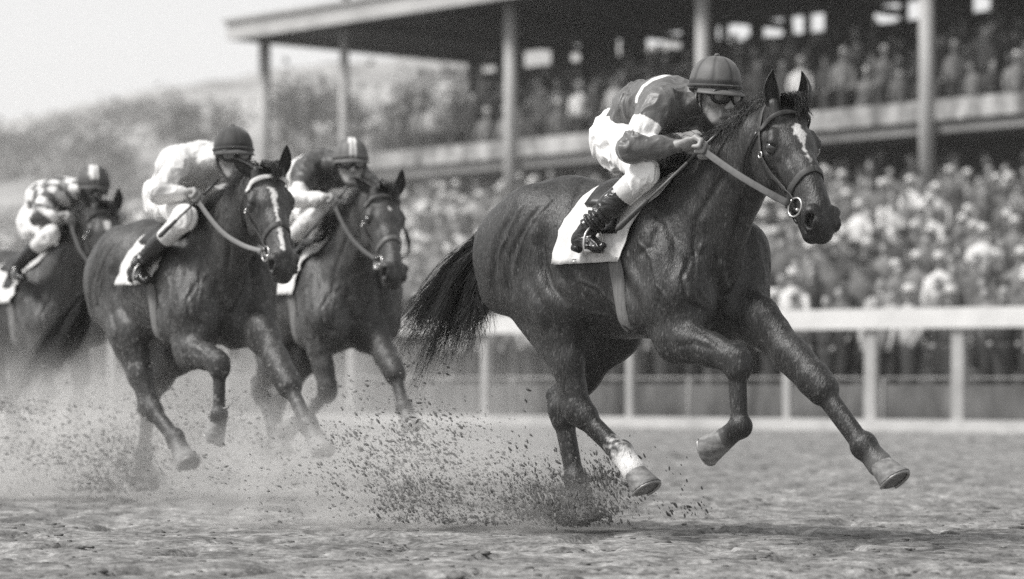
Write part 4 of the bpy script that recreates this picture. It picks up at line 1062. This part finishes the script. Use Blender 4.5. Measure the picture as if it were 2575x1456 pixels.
def cloth_mesh(F, amp, seed, freq=11, stretch=(1, 1, 1), carve=None):
    v, f = F.mesh(1); n = vnormals(v, f)
    q = v * V(*stretch) + .05 * np.stack([vnoise(v * 9 + 5, 1), vnoise(v * 9 + 25, 1), vnoise(v * 9 + 45, 1)], 1)
    r1 = 1 - np.abs(vnoise(q * freq + seed, 1)) * 3; r2 = 1 - np.abs(vnoise(q * freq * 1.8 + seed * 3, 1)) * 3
    d = amp * (.6 * np.maximum(r1, -.6) + .5 * np.maximum(r2, -.6)) - amp * .25
    if carve:
        for a_, w_, line in carve:
            dd, t = seg_dist(v, line); d = d + a_ * np.exp(-(dd / w_) ** 2) * np.clip(np.minimum(t, 1 - t) * 5 + .1, 0, 1)
    return v + n * d[:, None], f
def jockey(H, i, A, fwd, label, h):
    fr = H['fr']; root = empty('person', tuple(H['root'].location), fr.rz)
    tag(root, label, 'jockey', 'jockeys riding in the race')
    P = {k: V(*v) for k, v in A.items()}
    pts = np.array(list(P.values())); lo, hi = pts.min(0) - .24, pts.max(0) + .24
    up0 = V(0, 0, 1); fw = unit(fr.dirL(fwd)); lf = unit(np.cross(up0, fw)); up = np.cross(fw, lf)
    Cc = P['head']; KH = 1.14; hd = lambda f_, l_, u_: Cc + KH * (fw * f_ + lf * l_ + up * u_)
    # ---- the body, one surface
    F = Field(lo, hi, h); a0 = F.add
    def a(p, q, rp, rq=None, k=.03, u=(0, 1, 0), sub=False):
        g = lambda r: None if r is None else (tuple(KH * x for x in r) if hasattr(r, '__len__') else KH * r)
        a0(p, q, g(rp), g(rq), k, u, sub)
    a(hd(-.025, 0, .035), hd(.015, 0, .035), (.074, .088), (.07, .082), .02, lf)
    a(hd(.03, 0, .0), hd(.035, 0, -.07), (.060, .058), (.044, .046), .025, lf)
    a(hd(.062, 0, -.098), hd(.066, 0, -.104), (.022, .020), None, .02, lf)
    a(hd(.086, 0, .008), hd(.112, 0, -.036), (.010, .010), (.015, .014), .016, lf)
    a(hd(.104, -.012, -.040), hd(.104, .012, -.040), .0085, None, .008, lf)
    a(hd(.085, -.017, -.066), hd(.085, .017, -.066), .0085, None, .008, lf); a(hd(.084, -.014, -.078), hd(.084, .014, -.078), .009, None, .008, lf)
    a(hd(.097, -.022, -.072), hd(.097, .022, -.072), .003, None, .004, lf, True)
    for s in (-1, 1):
        a(hd(-.01, .045 * s, -.05), hd(.052, .022 * s, -.098), .020, .018, .02, lf)
        a(hd(.052, .045 * s, -.018), hd(.062, .038 * s, -.024), .022, .018, .018, lf)
        a(hd(.082, .014 * s, .024), hd(.068, .05 * s, .024), .012, .010, .012, lf)
        a(hd(.090, .030 * s, .006), hd(.088, .036 * s, .006), .012, None, .01, lf, True)
        a(hd(-.012, .079 * s, .012), hd(-.006, .076 * s, -.024), (.008, .020), (.007, .013), .006, lf)
        a(hd(-.006, .088 * s, -.002), hd(-.006, .088 * s, -.006), (.005, .009), None, .004, lf, True)
    a = F.add
    a(hd(-.03, 0, -.03), P['neck'], (.052, .055), (.052, .055), .03)
    a(P['neck'], P['chest'], (.062, .055), (.13, .085), .04)
    a(P['chest'], P['mid'], (.14, .09), (.12, .08), .04)
    a(P['mid'], P['hip'], (.12, .08), (.12, .09), .04)
    hv = {}
    for s, c in ((-1, 'R'), (1, 'L')):
        sh, el, wr, hn = P['sh' + c], P['el' + c], P['wr' + c], P['hn' + c]
        a(sh, el, .040, .030, .03); a(el, wr, .032, .027, .02)
        a(P['hi' + c], P['kn' + c], .065, .040, .04); a(P['kn' + c], P['an' + c], .040, .028, .03)
        a(P['he' + c], P['to' + c] * .8 + P['he' + c] * .2, (.022, .022), (.02, .016), .02)
        # hand: palm, four fingers curled round the reins, thumb along them
        d = unit(hn - wr); n_ = V(-.15, -.45 * -s * -1, .85); n_ = unit(n_ - d * (n_ @ d)); x_ = np.cross(n_, d) * (-s) * -1
        x_ = unit(x_)                                   # towards the little finger
        if x_[1] * s < 0: x_ = -x_
        kn_ = wr + d * .108
        a(wr + d * .005, wr + d * .06, (.034, .022), (.048, .021), .018, x_)
        a(wr + d * .06, kn_, (.048, .021), (.051, .018), .012, x_)
        lens = (.046, .051, .048, .040)
        for q in range(4):
            b = kn_ + x_ * (q - 1.5) * .0265 - d * .004 * abs(q - 1.2); l_ = lens[q]
            p1 = b + d * l_ * .72 - n_ * l_ * .52; p2 = p1 - n_ * l_ * .72 - d * l_ * .22; p3 = p2 - d * l_ * .68 + n_ * .004
            a(b, p1, .0140, .0130, .005); a(p1, p2, .0128, .0115, .004); a(p2, p3, .0112, .0098, .004); a(b + n_ * .006, b + n_ * .006, .0125, None, .008)
        t0 = wr + d * .038 - x_ * .040; t1 = t0 + d * .040 - x_ * .012 - n_ * .022; t2 = t1 + d * .034 + x_ * .008 - n_ * .012
        a(t0, t1, .017, .0145, .010); a(t1, t2, .014, .0115, .004)
        hv[s] = wr + d * .120 - n_ * .040; hv[('x', s)] = x_; hv[('d', s)] = d; hv[('n', s)] = n_
    v, f = F.mesh(1)
    dark = np.clip((.030 - np.abs((v - Cc) @ up - .012)) / .02, 0, 1) * (((v - Cc) @ fw) > .05) * .35 * (np.linalg.norm(v - Cc, axis=1) < .19)
    hair_ = (((v - Cc) @ fw) < -.035) * (((v - Cc) @ up) > -.03) * (np.linalg.norm(v - Cc, axis=1) < .17)
    mesh_obj('body', v, f, M['skin'], root, attrs=dict(dark=np.maximum(dark, hair_)))
    # ---- racing silks
    F = Field(lo, hi, h * 1.05); a = F.add
    a(P['neck'] + unit(P['neck'] - P['chest']) * .03, P['chest'], (.082, .072), (.18, .125), .05)
    a(P['chest'], P['mid'], (.175, .12), (.165, .13), .05)
    a(P['mid'], P['waist'], (.165, .13), (.150, .125), .04)
    for c in 'RL':
        sh, el, wr = P['sh' + c], P['el' + c], P['wr' + c]
        a(sh * .6 + P['chest'] * .4, sh, (.1, .105), (.075, .08), .05)
        a(sh, el, (.082, .086), (.062, .066), .04); a(el, el * .25 + wr * .75, .063, .046, .025); a(el * .2 + wr * .8, wr, .040, .036, .008)
        a(el * .30 + wr * .70, el * .24 + wr * .76, .05, .047, .01)
    v, f = cloth_mesh(F, [.010, .010, .010, .008][i], 3.3 + i * 7, 11, (1, 1, .7), carve=[
        (.008, .012, [P['shR'] + V(0, -.06, .02), P['shR'] + V(.03, -.07, -.06), P['elR'] * .5 + P['shR'] * .5 + V(.03, -.05, 0)]),
        (-.010, .012, [P['shR'] + V(.05, -.03, .05), P['shR'] + V(.06, -.05, -.04), P['shR'] + V(.05, -.02, -.12)]),
        (-.009, .010, [P['elR'] + V(.06, -.04, .06), P['elR'] + V(.02, -.07, .03), P['elR'] + V(-.03, -.05, .02)])])
    white = np.zeros(len(v)); px = fr.px(v)
    if i == 0:
        d, t = seg_dist(v, [P['shR'], P['elR']]); d2, t2 = seg_dist(v, [P['elR'], P['wrR']]); d3, _ = seg_dist(v, [P['chest'], P['waist']])
        white = ((t > .46) & (t < .80) & (d < .12) & (d < d2 + .03) & (d < d3 - .05)).astype(float)
        d, t = seg_dist(px, [(1600, 256), (1602, 243), (1617, 217), (1641, 200), (1680, 187), (1700, 184)]); white = np.maximum(white, np.clip((4 - d) / 1.5, 0, 1) * (v[:, 1] < .05))
    if i == 2:
        for c in 'RL':
            d, t = seg_dist(v, [P['sh' + c], P['el' + c], P['wr' + c]]); white = np.maximum(white, ((t > .36) & (d < .10)).astype(float))
        white = np.maximum(white, (v[:, 0] < P['mid'][0] + .02).astype(float))
    if i == 3:
        g = np.sin(v[:, 0] * 32 + 1) * np.sin((v[:, 2] + v[:, 1]) * 32); white = np.clip(g * 6, 0, 1); d, t = seg_dist(v, [P['waist'], P['mid']]); white = np.maximum(white, (v[:, 0] < P['waist'][0] + .05).astype(float))
    jer = mesh_obj('jersey', v, f, M['silk%d' % (i + 1)], root, attrs=dict(white=white))
    mb = MB()   # stand-up collar
    for k, rr in enumerate((.066, .064)):
        ring(mb, P['neck'] * .75 + hd(-.03, 0, -.03) * .25 + unit(hd(-.03, 0, -.03) - P['neck']) * .012 * k, hd(-.03, 0, -.03) - P['neck'], rr, .011, 20)
    mb.build('collar', M['silk3'] if i == 0 else M['silk%d' % (i + 1)], jer)
    # ---- breeches
    F = Field(lo, hi, h * 1.05); a = F.add
    a(P['waist'], P['hip'], (.14, .11), (.155, .135), .04)
    for c, s in (('R', -1), ('L', 1)):
        a(P['hip'] + V(-.03, s * .065, -.01), P['hi' + c] + V(0, 0, -.03), (.095, .135), (.09, .12), .05)
        a(P['hi' + c], P['kn' + c], (.095, .11), (.060, .066), .04)
        a(P['kn' + c], P['kn' + c] * .62 + P['an' + c] * .38, (.060, .064), (.052, .055), .03)
    v, f = cloth_mesh(F, .012, 8.1 + i, 12, (1, 1, .7), carve=[(-.008, .010, [P['knR'] + V(-.05, -.07, .06), P['knR'] + V(0, -.08, .0), P['knR'] + V(.03, -.06, -.05)]),
        (-.008, .012, [P['hiR'] + V(.06, -.09, .03), P['hiR'] + V(.05, -.11, -.05), P['hiR'] + V(.0, -.1, -.1)])])
    br = mesh_obj('breeches', v, f, M['breeches'], root)
    for c in 'RL':
        kn, an = P['kn' + c], P['an' + c]; d = unit(an - kn); mb = MB(); L_ = np.linalg.norm(an - kn)
        mb.tube([kn + d * L_ * t for t in (.20, .22, .32, .44, .46)], [.056, .061, .0595, .057, .050], 20)
        mb.build('leg_cuff', M['cuff'], br)
        F = Field(np.minimum(kn, an) - .28, np.maximum(kn, an) + .28, h); a = F.add
        a(kn + d * L_ * .46, kn + d * L_ * .60, .060, .058, .01); a(kn + d * L_ * .60, an - d * .02, .057, .043, .02)
        he, to = P['he' + c], P['to' + c]; a(an - d * .02, he + (an - he) * .3, .043, .040, .03); a(he, to * .6 + he * .4, (.034, .036), (.038, .034), .025); a(to * .6 + he * .4, to, (.038, .032), (.028, .020), .02)
        fd = unit(to - he); dn = unit(d - fd * (d @ fd))
        v, f = F.mesh(1); n = vnormals(v, f); s_ = (v - kn) @ d / L_
        wr_ = np.clip((s_ - .62) * 4, 0, 1) * np.clip((1.12 - s_) * 5, 0, 1)
        v = v + n * (wr_ * .007 * np.sin(s_ * 75 + 3 * vnoise(v * 14, 2)) + .002 * vnoise(v * 20, 2))[:, None]
        bt = mesh_obj('boot', v, f, M['boot'], root)
        mb = MB(); mb.tube([he + dn * .034 - fd * .012, he + dn * .036 + fd * .03], .020, 10); mb.tube([he + dn * .030 + fd * .03, to + dn * .016], [.014, .013], 8); mb.build('heel', M['rubber'], bt)
    # ---- cap
    cw = M['cap%d' % (i + 1)]; vs = []; fs = []; nu, nv = 48, 16; wh = []; dk = []
    cc = hd(-.006, 0, .034); K = 1.10; cu = unit(up + .10 * fw * -1); cf = unit(fw - cu * (fw @ cu)); cl = np.cross(cu, cf)
    for j in range(nv):
        th = math.pi / 2 * j / (nv - 1) * .995
        for k in range(nu):
            an = 2 * math.pi * k / nu; seam = abs(math.sin(an * 4)) ** .35
            rr = math.cos(th) ** .82 * (1 - .018 * (1 - seam)); u_ = math.sin(th) * .150
            vs.append(cc + (cf * .132 * math.cos(an) + cl * .117 * math.sin(an)) * rr * (1 + .03 * math.sin(th * 2)) + cu * (u_ - .012 if j else -.018))
            y_ = .117 * math.sin(an) * rr; wh.append(1.0 if (i == 2 and -.022 < y_ + .02 * 0 < .022 and math.cos(an) > -.2) or (i == 3 and abs(y_ + .01) < .030) else 0)
            dk.append(1.0 if j in (1, 2) and i != 2 else (.8 if k % 6 == 0 and j < nv - 1 else 0))
    for j in range(nv - 1):
        for k in range(nu): fs.append((j * nu + k, j * nu + (k + 1) % nu, (j + 1) * nu + (k + 1) % nu, (j + 1) * nu + k))
    top = len(vs); vs.append(cc + cu * .138); wh.append(wh[-1]); dk.append(0)
    bot = len(vs); vs.append(cc - cu * .012); wh.append(0); dk.append(1)
    fs = [tuple(q) for q in fs] + [((nv - 1) * nu + k, (nv - 1) * nu + (k + 1) % nu, top) for k in range(nu)] + [((k + 1) % nu, k, bot) for k in range(nu)]
    cap = mesh_obj('cap', vs, fs, cw, root, attrs=dict(white=wh, dark=dk))
    pv = []; pf = []; npk = 25
    for k in range(npk):
        an = (k / (npk - 1) * 2 - 1) * R(78)
        for rr, dz in ((.98, -.012), (1.0 + .20 * math.cos(an) ** .8, -.030 - .008 * math.cos(an)), (1.0 + .20 * math.cos(an) ** .8, -.036 - .008 * math.cos(an)), (.98, -.022)):
            pv.append(cc + (cf * .132 * math.cos(an) + cl * .117 * math.sin(an)) * rr + cu * dz)
    for k in range(npk - 1):
        for q in range(4): pf.append((k * 4 + q, k * 4 + (q + 1) % 4, (k + 1) * 4 + (q + 1) % 4, (k + 1) * 4 + q))
    mesh_obj('peak', pv, pf, cw, cap, attrs=dict(white=np.zeros(len(pv)), dark=np.zeros(len(pv))))
    mb = MB(); mb.ball(cc + cu * .141, (.014, .014, .009), 12); mb.build('button', cw, cap)
    mb = MB(); ang = np.linspace(0, 2 * math.pi, 33)
    mb.tube([cc + (cf * .1335 * math.cos(t) + cl * .1185 * math.sin(t)) + cu * .000 for t in ang], .0065, 6); mb.build('cap_band', M['cap2'] if i == 0 else cw, cap)
    mb = MB()
    for s in (-1, 1):
        mb.tube(spline([hd(.01, .093 * s, .02), hd(.0, .084 * s, -.03), hd(.02, .066 * s, -.075), hd(.055, .028 * s, -.125), hd(.06, 0, -.128)], 12), .005, 6)
        mb.tube(spline([hd(.05, .085 * s, .025), hd(.022, .082 * s, -.02), hd(.02, .066 * s, -.075)], 10), .004, 6)
    mb.build('chin_strap', M['leather_dark'], cap)
    # ---- goggles
    g = MB(); lens_ = MB()
    for s in (-1, 1):
        c = hd(.089, .036 * s, .004); nn = unit(fw + .38 * s * lf); rx = unit(lf - nn * (lf @ nn)); ry = np.cross(nn, rx)
        rim = [c + nn * .012 + rx * .040 * math.copysign(abs(math.cos(t)) ** .8, math.cos(t)) + ry * .029 * math.copysign(abs(math.sin(t)) ** .8, math.sin(t)) for t in np.linspace(0, 2 * math.pi, 29)]
        g.tube(rim, .0085, 8)
        g.tube([q - nn * .012 for q in rim], .0085, 8)
        vs = [c + nn * .014] ; ns_ = 24
        for r_ in (.5, 1):
            vs += [c + nn * (.018 - .006 * r_ ** 2) + rx * .039 * r_ * math.cos(t) + ry * .028 * r_ * math.sin(t) for t in np.linspace(0, 2 * math.pi, ns_, endpoint=False)]
        vs[0] = c + nn * .018
        lens_.add(vs, [(0, 1 + k, 1 + (k + 1) % ns_) for k in range(ns_)] + [(1 + k, 1 + ns_ + k, 1 + ns_ + (k + 1) % ns_, 1 + (k + 1) % ns_) for k in range(ns_)])
        g.tube(spline([hd(.085, .066 * s, .004), hd(.045, .086 * s, .010), hd(-.01, .094 * s, .020), hd(-.06, .07 * s, .03)], 12), .007, 6)
    g.tube([hd(.108, -.012, .004), hd(.108, .012, .004)], .008, 8)
    go = g.build('goggles', M['rubber'], root); lens_.build('lens', M['lens'], go)
    return hv, root
JK = []
def anchors(fr, T, tw=0):
    L = fr.L; P = {k: L(*v) for k, v in T.items()}
    return P
def mirror(P, keys, off=(0, 0, 0)):
    for k in keys:
        p = P[k + 'R'].copy(); p[1] = -p[1]; P[k + 'L'] = p + V(*off)
    return P
P0 = anchors(FRAMES[0], {'head': (1798, 238, 0), 'neck': (1752, 252, 0), 'chest': (1685, 262, 0), 'mid': (1620, 278, 0), 'waist': (1596, 310, 0), 'hip': (1580, 345, 0),
  'shR': (1658, 262, -.17), 'elR': (1588, 374, -.34), 'wrR': (1706, 368, -.22), 'hnR': (1752, 360, -.19),
  'hiR': (1566, 358, -.10), 'knR': (1622, 436, -.26), 'anR': (1480, 570, -.36), 'heR': (1455, 606, -.36), 'toR': (1512, 622, -.37)})
mirror(P0, ['sh', 'el', 'wr', 'hn', 'hi', 'kn', 'an', 'he', 'to'])
P1 = anchors(FRAMES[1], {'head': (587, 394, 0), 'neck': (548, 398, 0), 'chest': (510, 410, 0), 'mid': (462, 420, 0), 'waist': (446, 448, 0), 'hip': (434, 490, 0),
  'shR': (455, 412, -.17), 'elR': (398, 485, -.34), 'wrR': (468, 487, -.22), 'hnR': (504, 485, -.19),
  'hiR': (422, 500, -.10), 'knR': (466, 548, -.25), 'anR': (348, 668, -.34), 'heR': (334, 688, -.34), 'toR': (372, 704, -.34)})
mirror(P1, ['sh', 'el', 'wr', 'hn', 'hi', 'kn', 'an', 'he', 'to'])
P2 = anchors(FRAMES[2], {'head': (882, 413, 0), 'neck': (850, 412, 0), 'chest': (820, 425, 0), 'mid': (785, 440, 0), 'waist': (768, 468, 0), 'hip': (762, 505, 0),
  'shR': (775, 425, -.17), 'elR': (745, 500, -.34), 'wrR': (818, 500, -.22), 'hnR': (852, 498, -.19),
  'hiR': (742, 515, -.10), 'knR': (785, 545, -.26), 'anR': (690, 650, -.32), 'heR': (678, 668, -.32), 'toR': (708, 682, -.32)})
mirror(P2, ['sh', 'el', 'wr', 'hn', 'hi', 'kn', 'an', 'he', 'to'])
P3 = anchors(FRAMES[3], {'head': (236, 476, 0), 'neck': (205, 474, 0), 'chest': (165, 490, 0), 'mid': (120, 500, 0), 'waist': (110, 525, 0), 'hip': (104, 560, 0),
  'shR': (125, 492, -.17), 'elR': (95, 545, -.34), 'wrR': (150, 545, -.22), 'hnR': (176, 543, -.19),
  'hiR': (94, 560, -.10), 'knR': (128, 588, -.28), 'anR': (45, 665, -.34), 'heR': (28, 685, -.34), 'toR': (60, 700, -.34)})
mirror(P3, ['sh', 'el', 'wr', 'hn', 'hi', 'kn', 'an', 'he', 'to'])
JLAB = ['leading jockey in grey silks with a white arm band and plain grey cap, crouched forward',
        'jockey in cream silks and dark cap crouched on the second horse from the left',
        'jockey in dark silks with white sleeves and a white stripe down his cap',
        'blurred jockey in patterned silks and striped cap on the leftmost horse']
FW = [(.50, -.82, -.20), (.24, -.95, -.06), (.18, -.97, -.06), (.24, -.95, -.10)]
tails()
WH = [((1800, 318, -.08), (1542, 574, -.42)), ((560, 462, -.08), (405, 600, -.44)), ((872, 478, -.08), (762, 602, -.36)), None]
for i in HORSES:
    H = HS[i]; fr = H['fr']; P = (P0, P1, P2, P3)[i]
    hair(H, i)
    tack(H, i, {-1: (P['heR'], P['heR'] * .35 + P['toR'] * .65), 1: (P['heL'], P['heL'] * .35 + P['toL'] * .65)})
    hv, jr = jockey(H, i, P, FW[i], JLAB[i], [.0045, .007, .008, .010][i])
    reins(H, i, {s: hv[s] for s in (-1, 1)})
    if WH[i]:
        hnd = hv[-1]; a = fr.L(*WH[i][0]); b = fr.L(*WH[i][1]); 
        off = hnd - (a + (b - a) * np.clip(((hnd - a) @ (b - a)) / ((b - a) @ (b - a)), 0, 1)); a, b = a + off, b + off * .5
        d = b - a; e = empty('riding_whip', tuple(H['root'].location), fr.rz)
        mb = MB(); mb.tube([a + d * t for t in (0, .1, .33)], [.006, .0095, .0085], 8); mb.build('handle', M['leather_dark'], e)
        mb = MB(); mb.tube([a + d * t for t in (.33, .70)], [.0075, .0055], 8); mb.build('shaft', M['leather_light'] if i == 0 else M['leather'], e)
        mb = MB(); mb.tube([a + d * t for t in (.70, .72, .78, .97, 1.0)], [.007, .011, .012, .015, .008], 8); mb.build('flap', M['leather'], e)
        tag(e, ['leather whip with a pale shaft in the hand of the leading jockey', 'thin dark whip held by the jockey in cream silks', 'whip held by the jockey with the striped cap and white sleeves'][i], 'whip', 'riding whips')
# ---------------------------------------------------------------- clods on the track and in the air
def lump(rg, c, r, flat=1.0, st=None):
    n = 7; vs = []; ph = rg.uniform(0, 6.28); ax = unit(st) if st is not None else None
    for th in (0, .9, 1.75, 2.5, math.pi):
        for k in range(n if th not in (0, math.pi) else 1):
            a = ph + 2 * math.pi * k / n; q = V(math.sin(th) * math.cos(a), math.sin(th) * math.sin(a), math.cos(th) * flat) * r * rg.uniform(.65, 1.2)
            if ax is not None: q = q + ax * (q @ ax) * 1.6
            vs.append(c + q)
    fs = [(0, 1 + k, 1 + (k + 1) % n) for k in range(n)]
    for j in range(2): fs += [(1 + j * n + k, 1 + (j + 1) * n + k, 1 + (j + 1) * n + (k + 1) % n, 1 + j * n + (k + 1) % n) for k in range(n)]
    fs += [(1 + 3 * n, 1 + 2 * n + (k + 1) % n, 1 + 2 * n + k) for k in range(n)]
    return vs, fs
rg = np.random.RandomState(21); MBc = [MB(), MB()]
for k in range(3000):
    Y = 9.5 + 26 * rg.rand() ** 1.5; X = (rg.uniform(-60, 2640) - CX) / FPX * Y
    r = rg.uniform(.003, .010) * (2.4 if rg.rand() < .08 else 1); z = float(rough(np.array([[X, Y, 0.]]))[0])
    v_, f_ = lump(rg, V(X, Y, z + r * .15), r, .55, st=V(-.7, .72, 0) * 1.0); MBc[rg.rand() < .3].add(v_, f_)
cl = MBc[0].build('loose_clods', M['clod']); tag(cl, kind='stuff'); cl = MBc[1].build('loose_clods', M['clod_light']); tag(cl, kind='stuff')
def spray(name, src, n, mean, sd, rr, seed, m, st):
    rg = np.random.RandomState(seed); mb = MB()
    cl_ = [(rg.rand() ** .7, rg.normal(0, 1, 3)) for _ in range(34)]      # dirt leaves the hoof in bursts
    for k in range(n):
        if rg.rand() < .62:
            t0_, o_ = cl_[int(34 * rg.rand() ** 1.6)]; t = t0_ + rg.normal(0, .05); o_ = o_ + rg.normal(0, .24, 3)
            p = src + V(*mean) * t + o_ * V(*sd) * (.25 + abs(t))
        else:
            t = rg.rand() ** .55; p = src + V(*mean) * t + rg.normal(0, 1, 3) * V(*sd) * (.25 + t)
        if p[2] < .01: p[2] = abs(p[2]) * .4 + .01
        r = rr * math.exp(rg.normal(0, .6)) * (1.0 if t > .25 else .8)
        if r > .0068: r = .0068
        v_, f_ = lump(rg, p, r, 1, st=V(*st) + rg.normal(0, .25, 3)); mb.add(v_, f_)
    o = mb.build(name, m); tag(o, kind='stuff'); return o
def Wp(fr, p): return fr.W(p)[0]
A0 = Wp(FRAMES[0], J['hsoL']); 
spray('flying_dirt', A0 + V(-.05, .05, 0), 3000, (-1.05, .6, .40), (.30, .26, .18), .0018, 1, M['clod'], (-.8, .3, .45))
spray('flying_dirt', A0 + V(.0, 0, .0), 4800, (-.10, .05, .20), (.20, .16, .08), .0021, 2, M['clod'], (-.5, .2, .8))
spray('flying_dirt', A0 + V(-.1, 0, .0), 2200, (-1.7, .9, .28), (.40, .3, .17), .0017, 3, M['clod_light'], (-.9, .3, .3))
spray('flying_dirt', A0 + V(-.7, .2, .0), 2600, (-.30, .2, .26), (.20, .2, .12), .0019, 4, M['clod'], (-.6, .3, .6))
for i, n in ((1, 2600), (2, 1200), (3, 1200)):
    if i in HORSES or True:
        B0 = Wp(FRAMES[i], HS[i]['J']['hsoL']) * V(1, 1, 0)
        spray('flying_dirt', B0, n, (-.8, .8, .35), (.4, .3, .18), .0023, 10 + i, M['clod'], (-.8, .3, .4))
        spray('flying_dirt', B0 + V(0, 0, .05), n // 2, (-.1, .1, .25), (.16, .16, .09), .0025, 20 + i, M['clod'], (-.4, .2, .8))
B1 = Wp(FRAMES[1], HS[1]['J']['hocR']); spray('flying_dirt', B1 - V(.4, 0, .3), 4500, (.1, .3, .2), (.8, .4, .22), .0020, 31, M['clod_light'], (-.8, .3, .4))

# ---------------------------------------------------------------- dust hanging behind the hooves, and the hazy air
def volume_mat(name, dens, scale, soft, colour=.9, rad=(1, 1, 1), lo=.42, hi=.75):
    m = bpy.data.materials.new(name); m.use_nodes = True; t = m.node_tree; N = t.nodes; L = t.links
    for n in list(N):
        if n.type != 'OUTPUT_MATERIAL': N.remove(n)
    out = [n for n in N if n.type == 'OUTPUT_MATERIAL'][0]
    pv = N.new('ShaderNodeVolumePrincipled'); pv.inputs['Color'].default_value = gray(colour); pv.inputs['Anisotropy'].default_value = .1
    tc = N.new('ShaderNodeTexCoord'); ln = N.new('ShaderNodeVectorMath'); ln.operation = 'LENGTH'; L.new(tc.outputs['Object'], ln.inputs[0])
    fo = N.new('ShaderNodeMapRange'); fo.interpolation_type = 'SMOOTHSTEP'; fo.inputs[1].default_value = 1.0; fo.inputs[2].default_value = soft; fo.inputs[3].default_value = 0; fo.inputs[4].default_value = 1
    L.new(ln.outputs['Value'], fo.inputs[0])
    mp = N.new('ShaderNodeMapping'); mp.inputs['Scale'].default_value = tuple(rad); L.new(tc.outputs['Object'], mp.inputs[0])
    ns = N.new('ShaderNodeTexNoise'); ns.inputs['Scale'].default_value = scale; ns.inputs['Detail'].default_value = 4; ns.inputs['Roughness'].default_value = .6
    L.new(mp.outputs[0], ns.inputs['Vector'])
    mr = N.new('ShaderNodeMapRange'); mr.inputs[1].default_value = lo; mr.inputs[2].default_value = hi; mr.inputs[3].default_value = .12; mr.inputs[4].default_value = 1.0
    L.new(ns.outputs[0], mr.inputs[0])
    mu = N.new('ShaderNodeMath'); mu.operation = 'MULTIPLY'; L.new(fo.outputs[0], mu.inputs[0]); L.new(mr.outputs[0], mu.inputs[1])
    m2 = N.new('ShaderNodeMath'); m2.operation = 'MULTIPLY'; m2.inputs[1].default_value = dens; L.new(mu.outputs[0], m2.inputs[0])
    L.new(m2.outputs[0], pv.inputs['Density']); L.new(pv.outputs[0], out.inputs['Volume']); return m
def cloud(c, r, dens, scale, seed, soft=.25, colour=.9):
    mb = MB(); mb.ball((0, 0, 0), 1, 24); o = mb.build('dust_cloud', volume_mat('dust %d' % seed, dens, scale, soft, colour, r))
    o.location = tuple(c); o.scale = tuple(r); tag(o, kind='stuff'); return o
if 'v' not in ONLY:
    cloud(V(-.6, 14.2, .18), (1.6, .9, .55), 3.2, 3.2, 1, colour=.85)
    cloud(V(.25, 13.6, .10), (.55, .4, .28), 6.0, 4.0, 2, colour=.5)
    cloud(V(-2.9, 17.6, .25), (2.4, 1.6, .8), 1.75, 1.7, 3)
    cloud(V(-2.6, 20.6, .4), (3.6, 2.0, 1.0), .8, 1.2, 4)
    cloud(V(-5.5, 27, 1.3), (8.5, 5.0, 4.2), .10, .5, 5)
    mb = MB(); mb.box((0, 290, 27), (560, 600, 57)); hz = mb.build('haze', None, smooth=False); hz.data.materials.clear()
    hm = bpy.data.materials.new('haze air'); hm.use_nodes = True; t = hm.node_tree
    for n in list(t.nodes):
        if n.type != 'OUTPUT_MATERIAL': t.nodes.remove(n)
    pv = t.nodes.new('ShaderNodeVolumePrincipled'); pv.inputs['Color'].default_value = gray(.97); pv.inputs['Density'].default_value = .0005
    t.links.new(pv.outputs[0], [n for n in t.nodes if n.type == 'OUTPUT_MATERIAL'][0].inputs['Volume'])
    hz.data.materials.append(hm); tag(hz, kind='stuff')
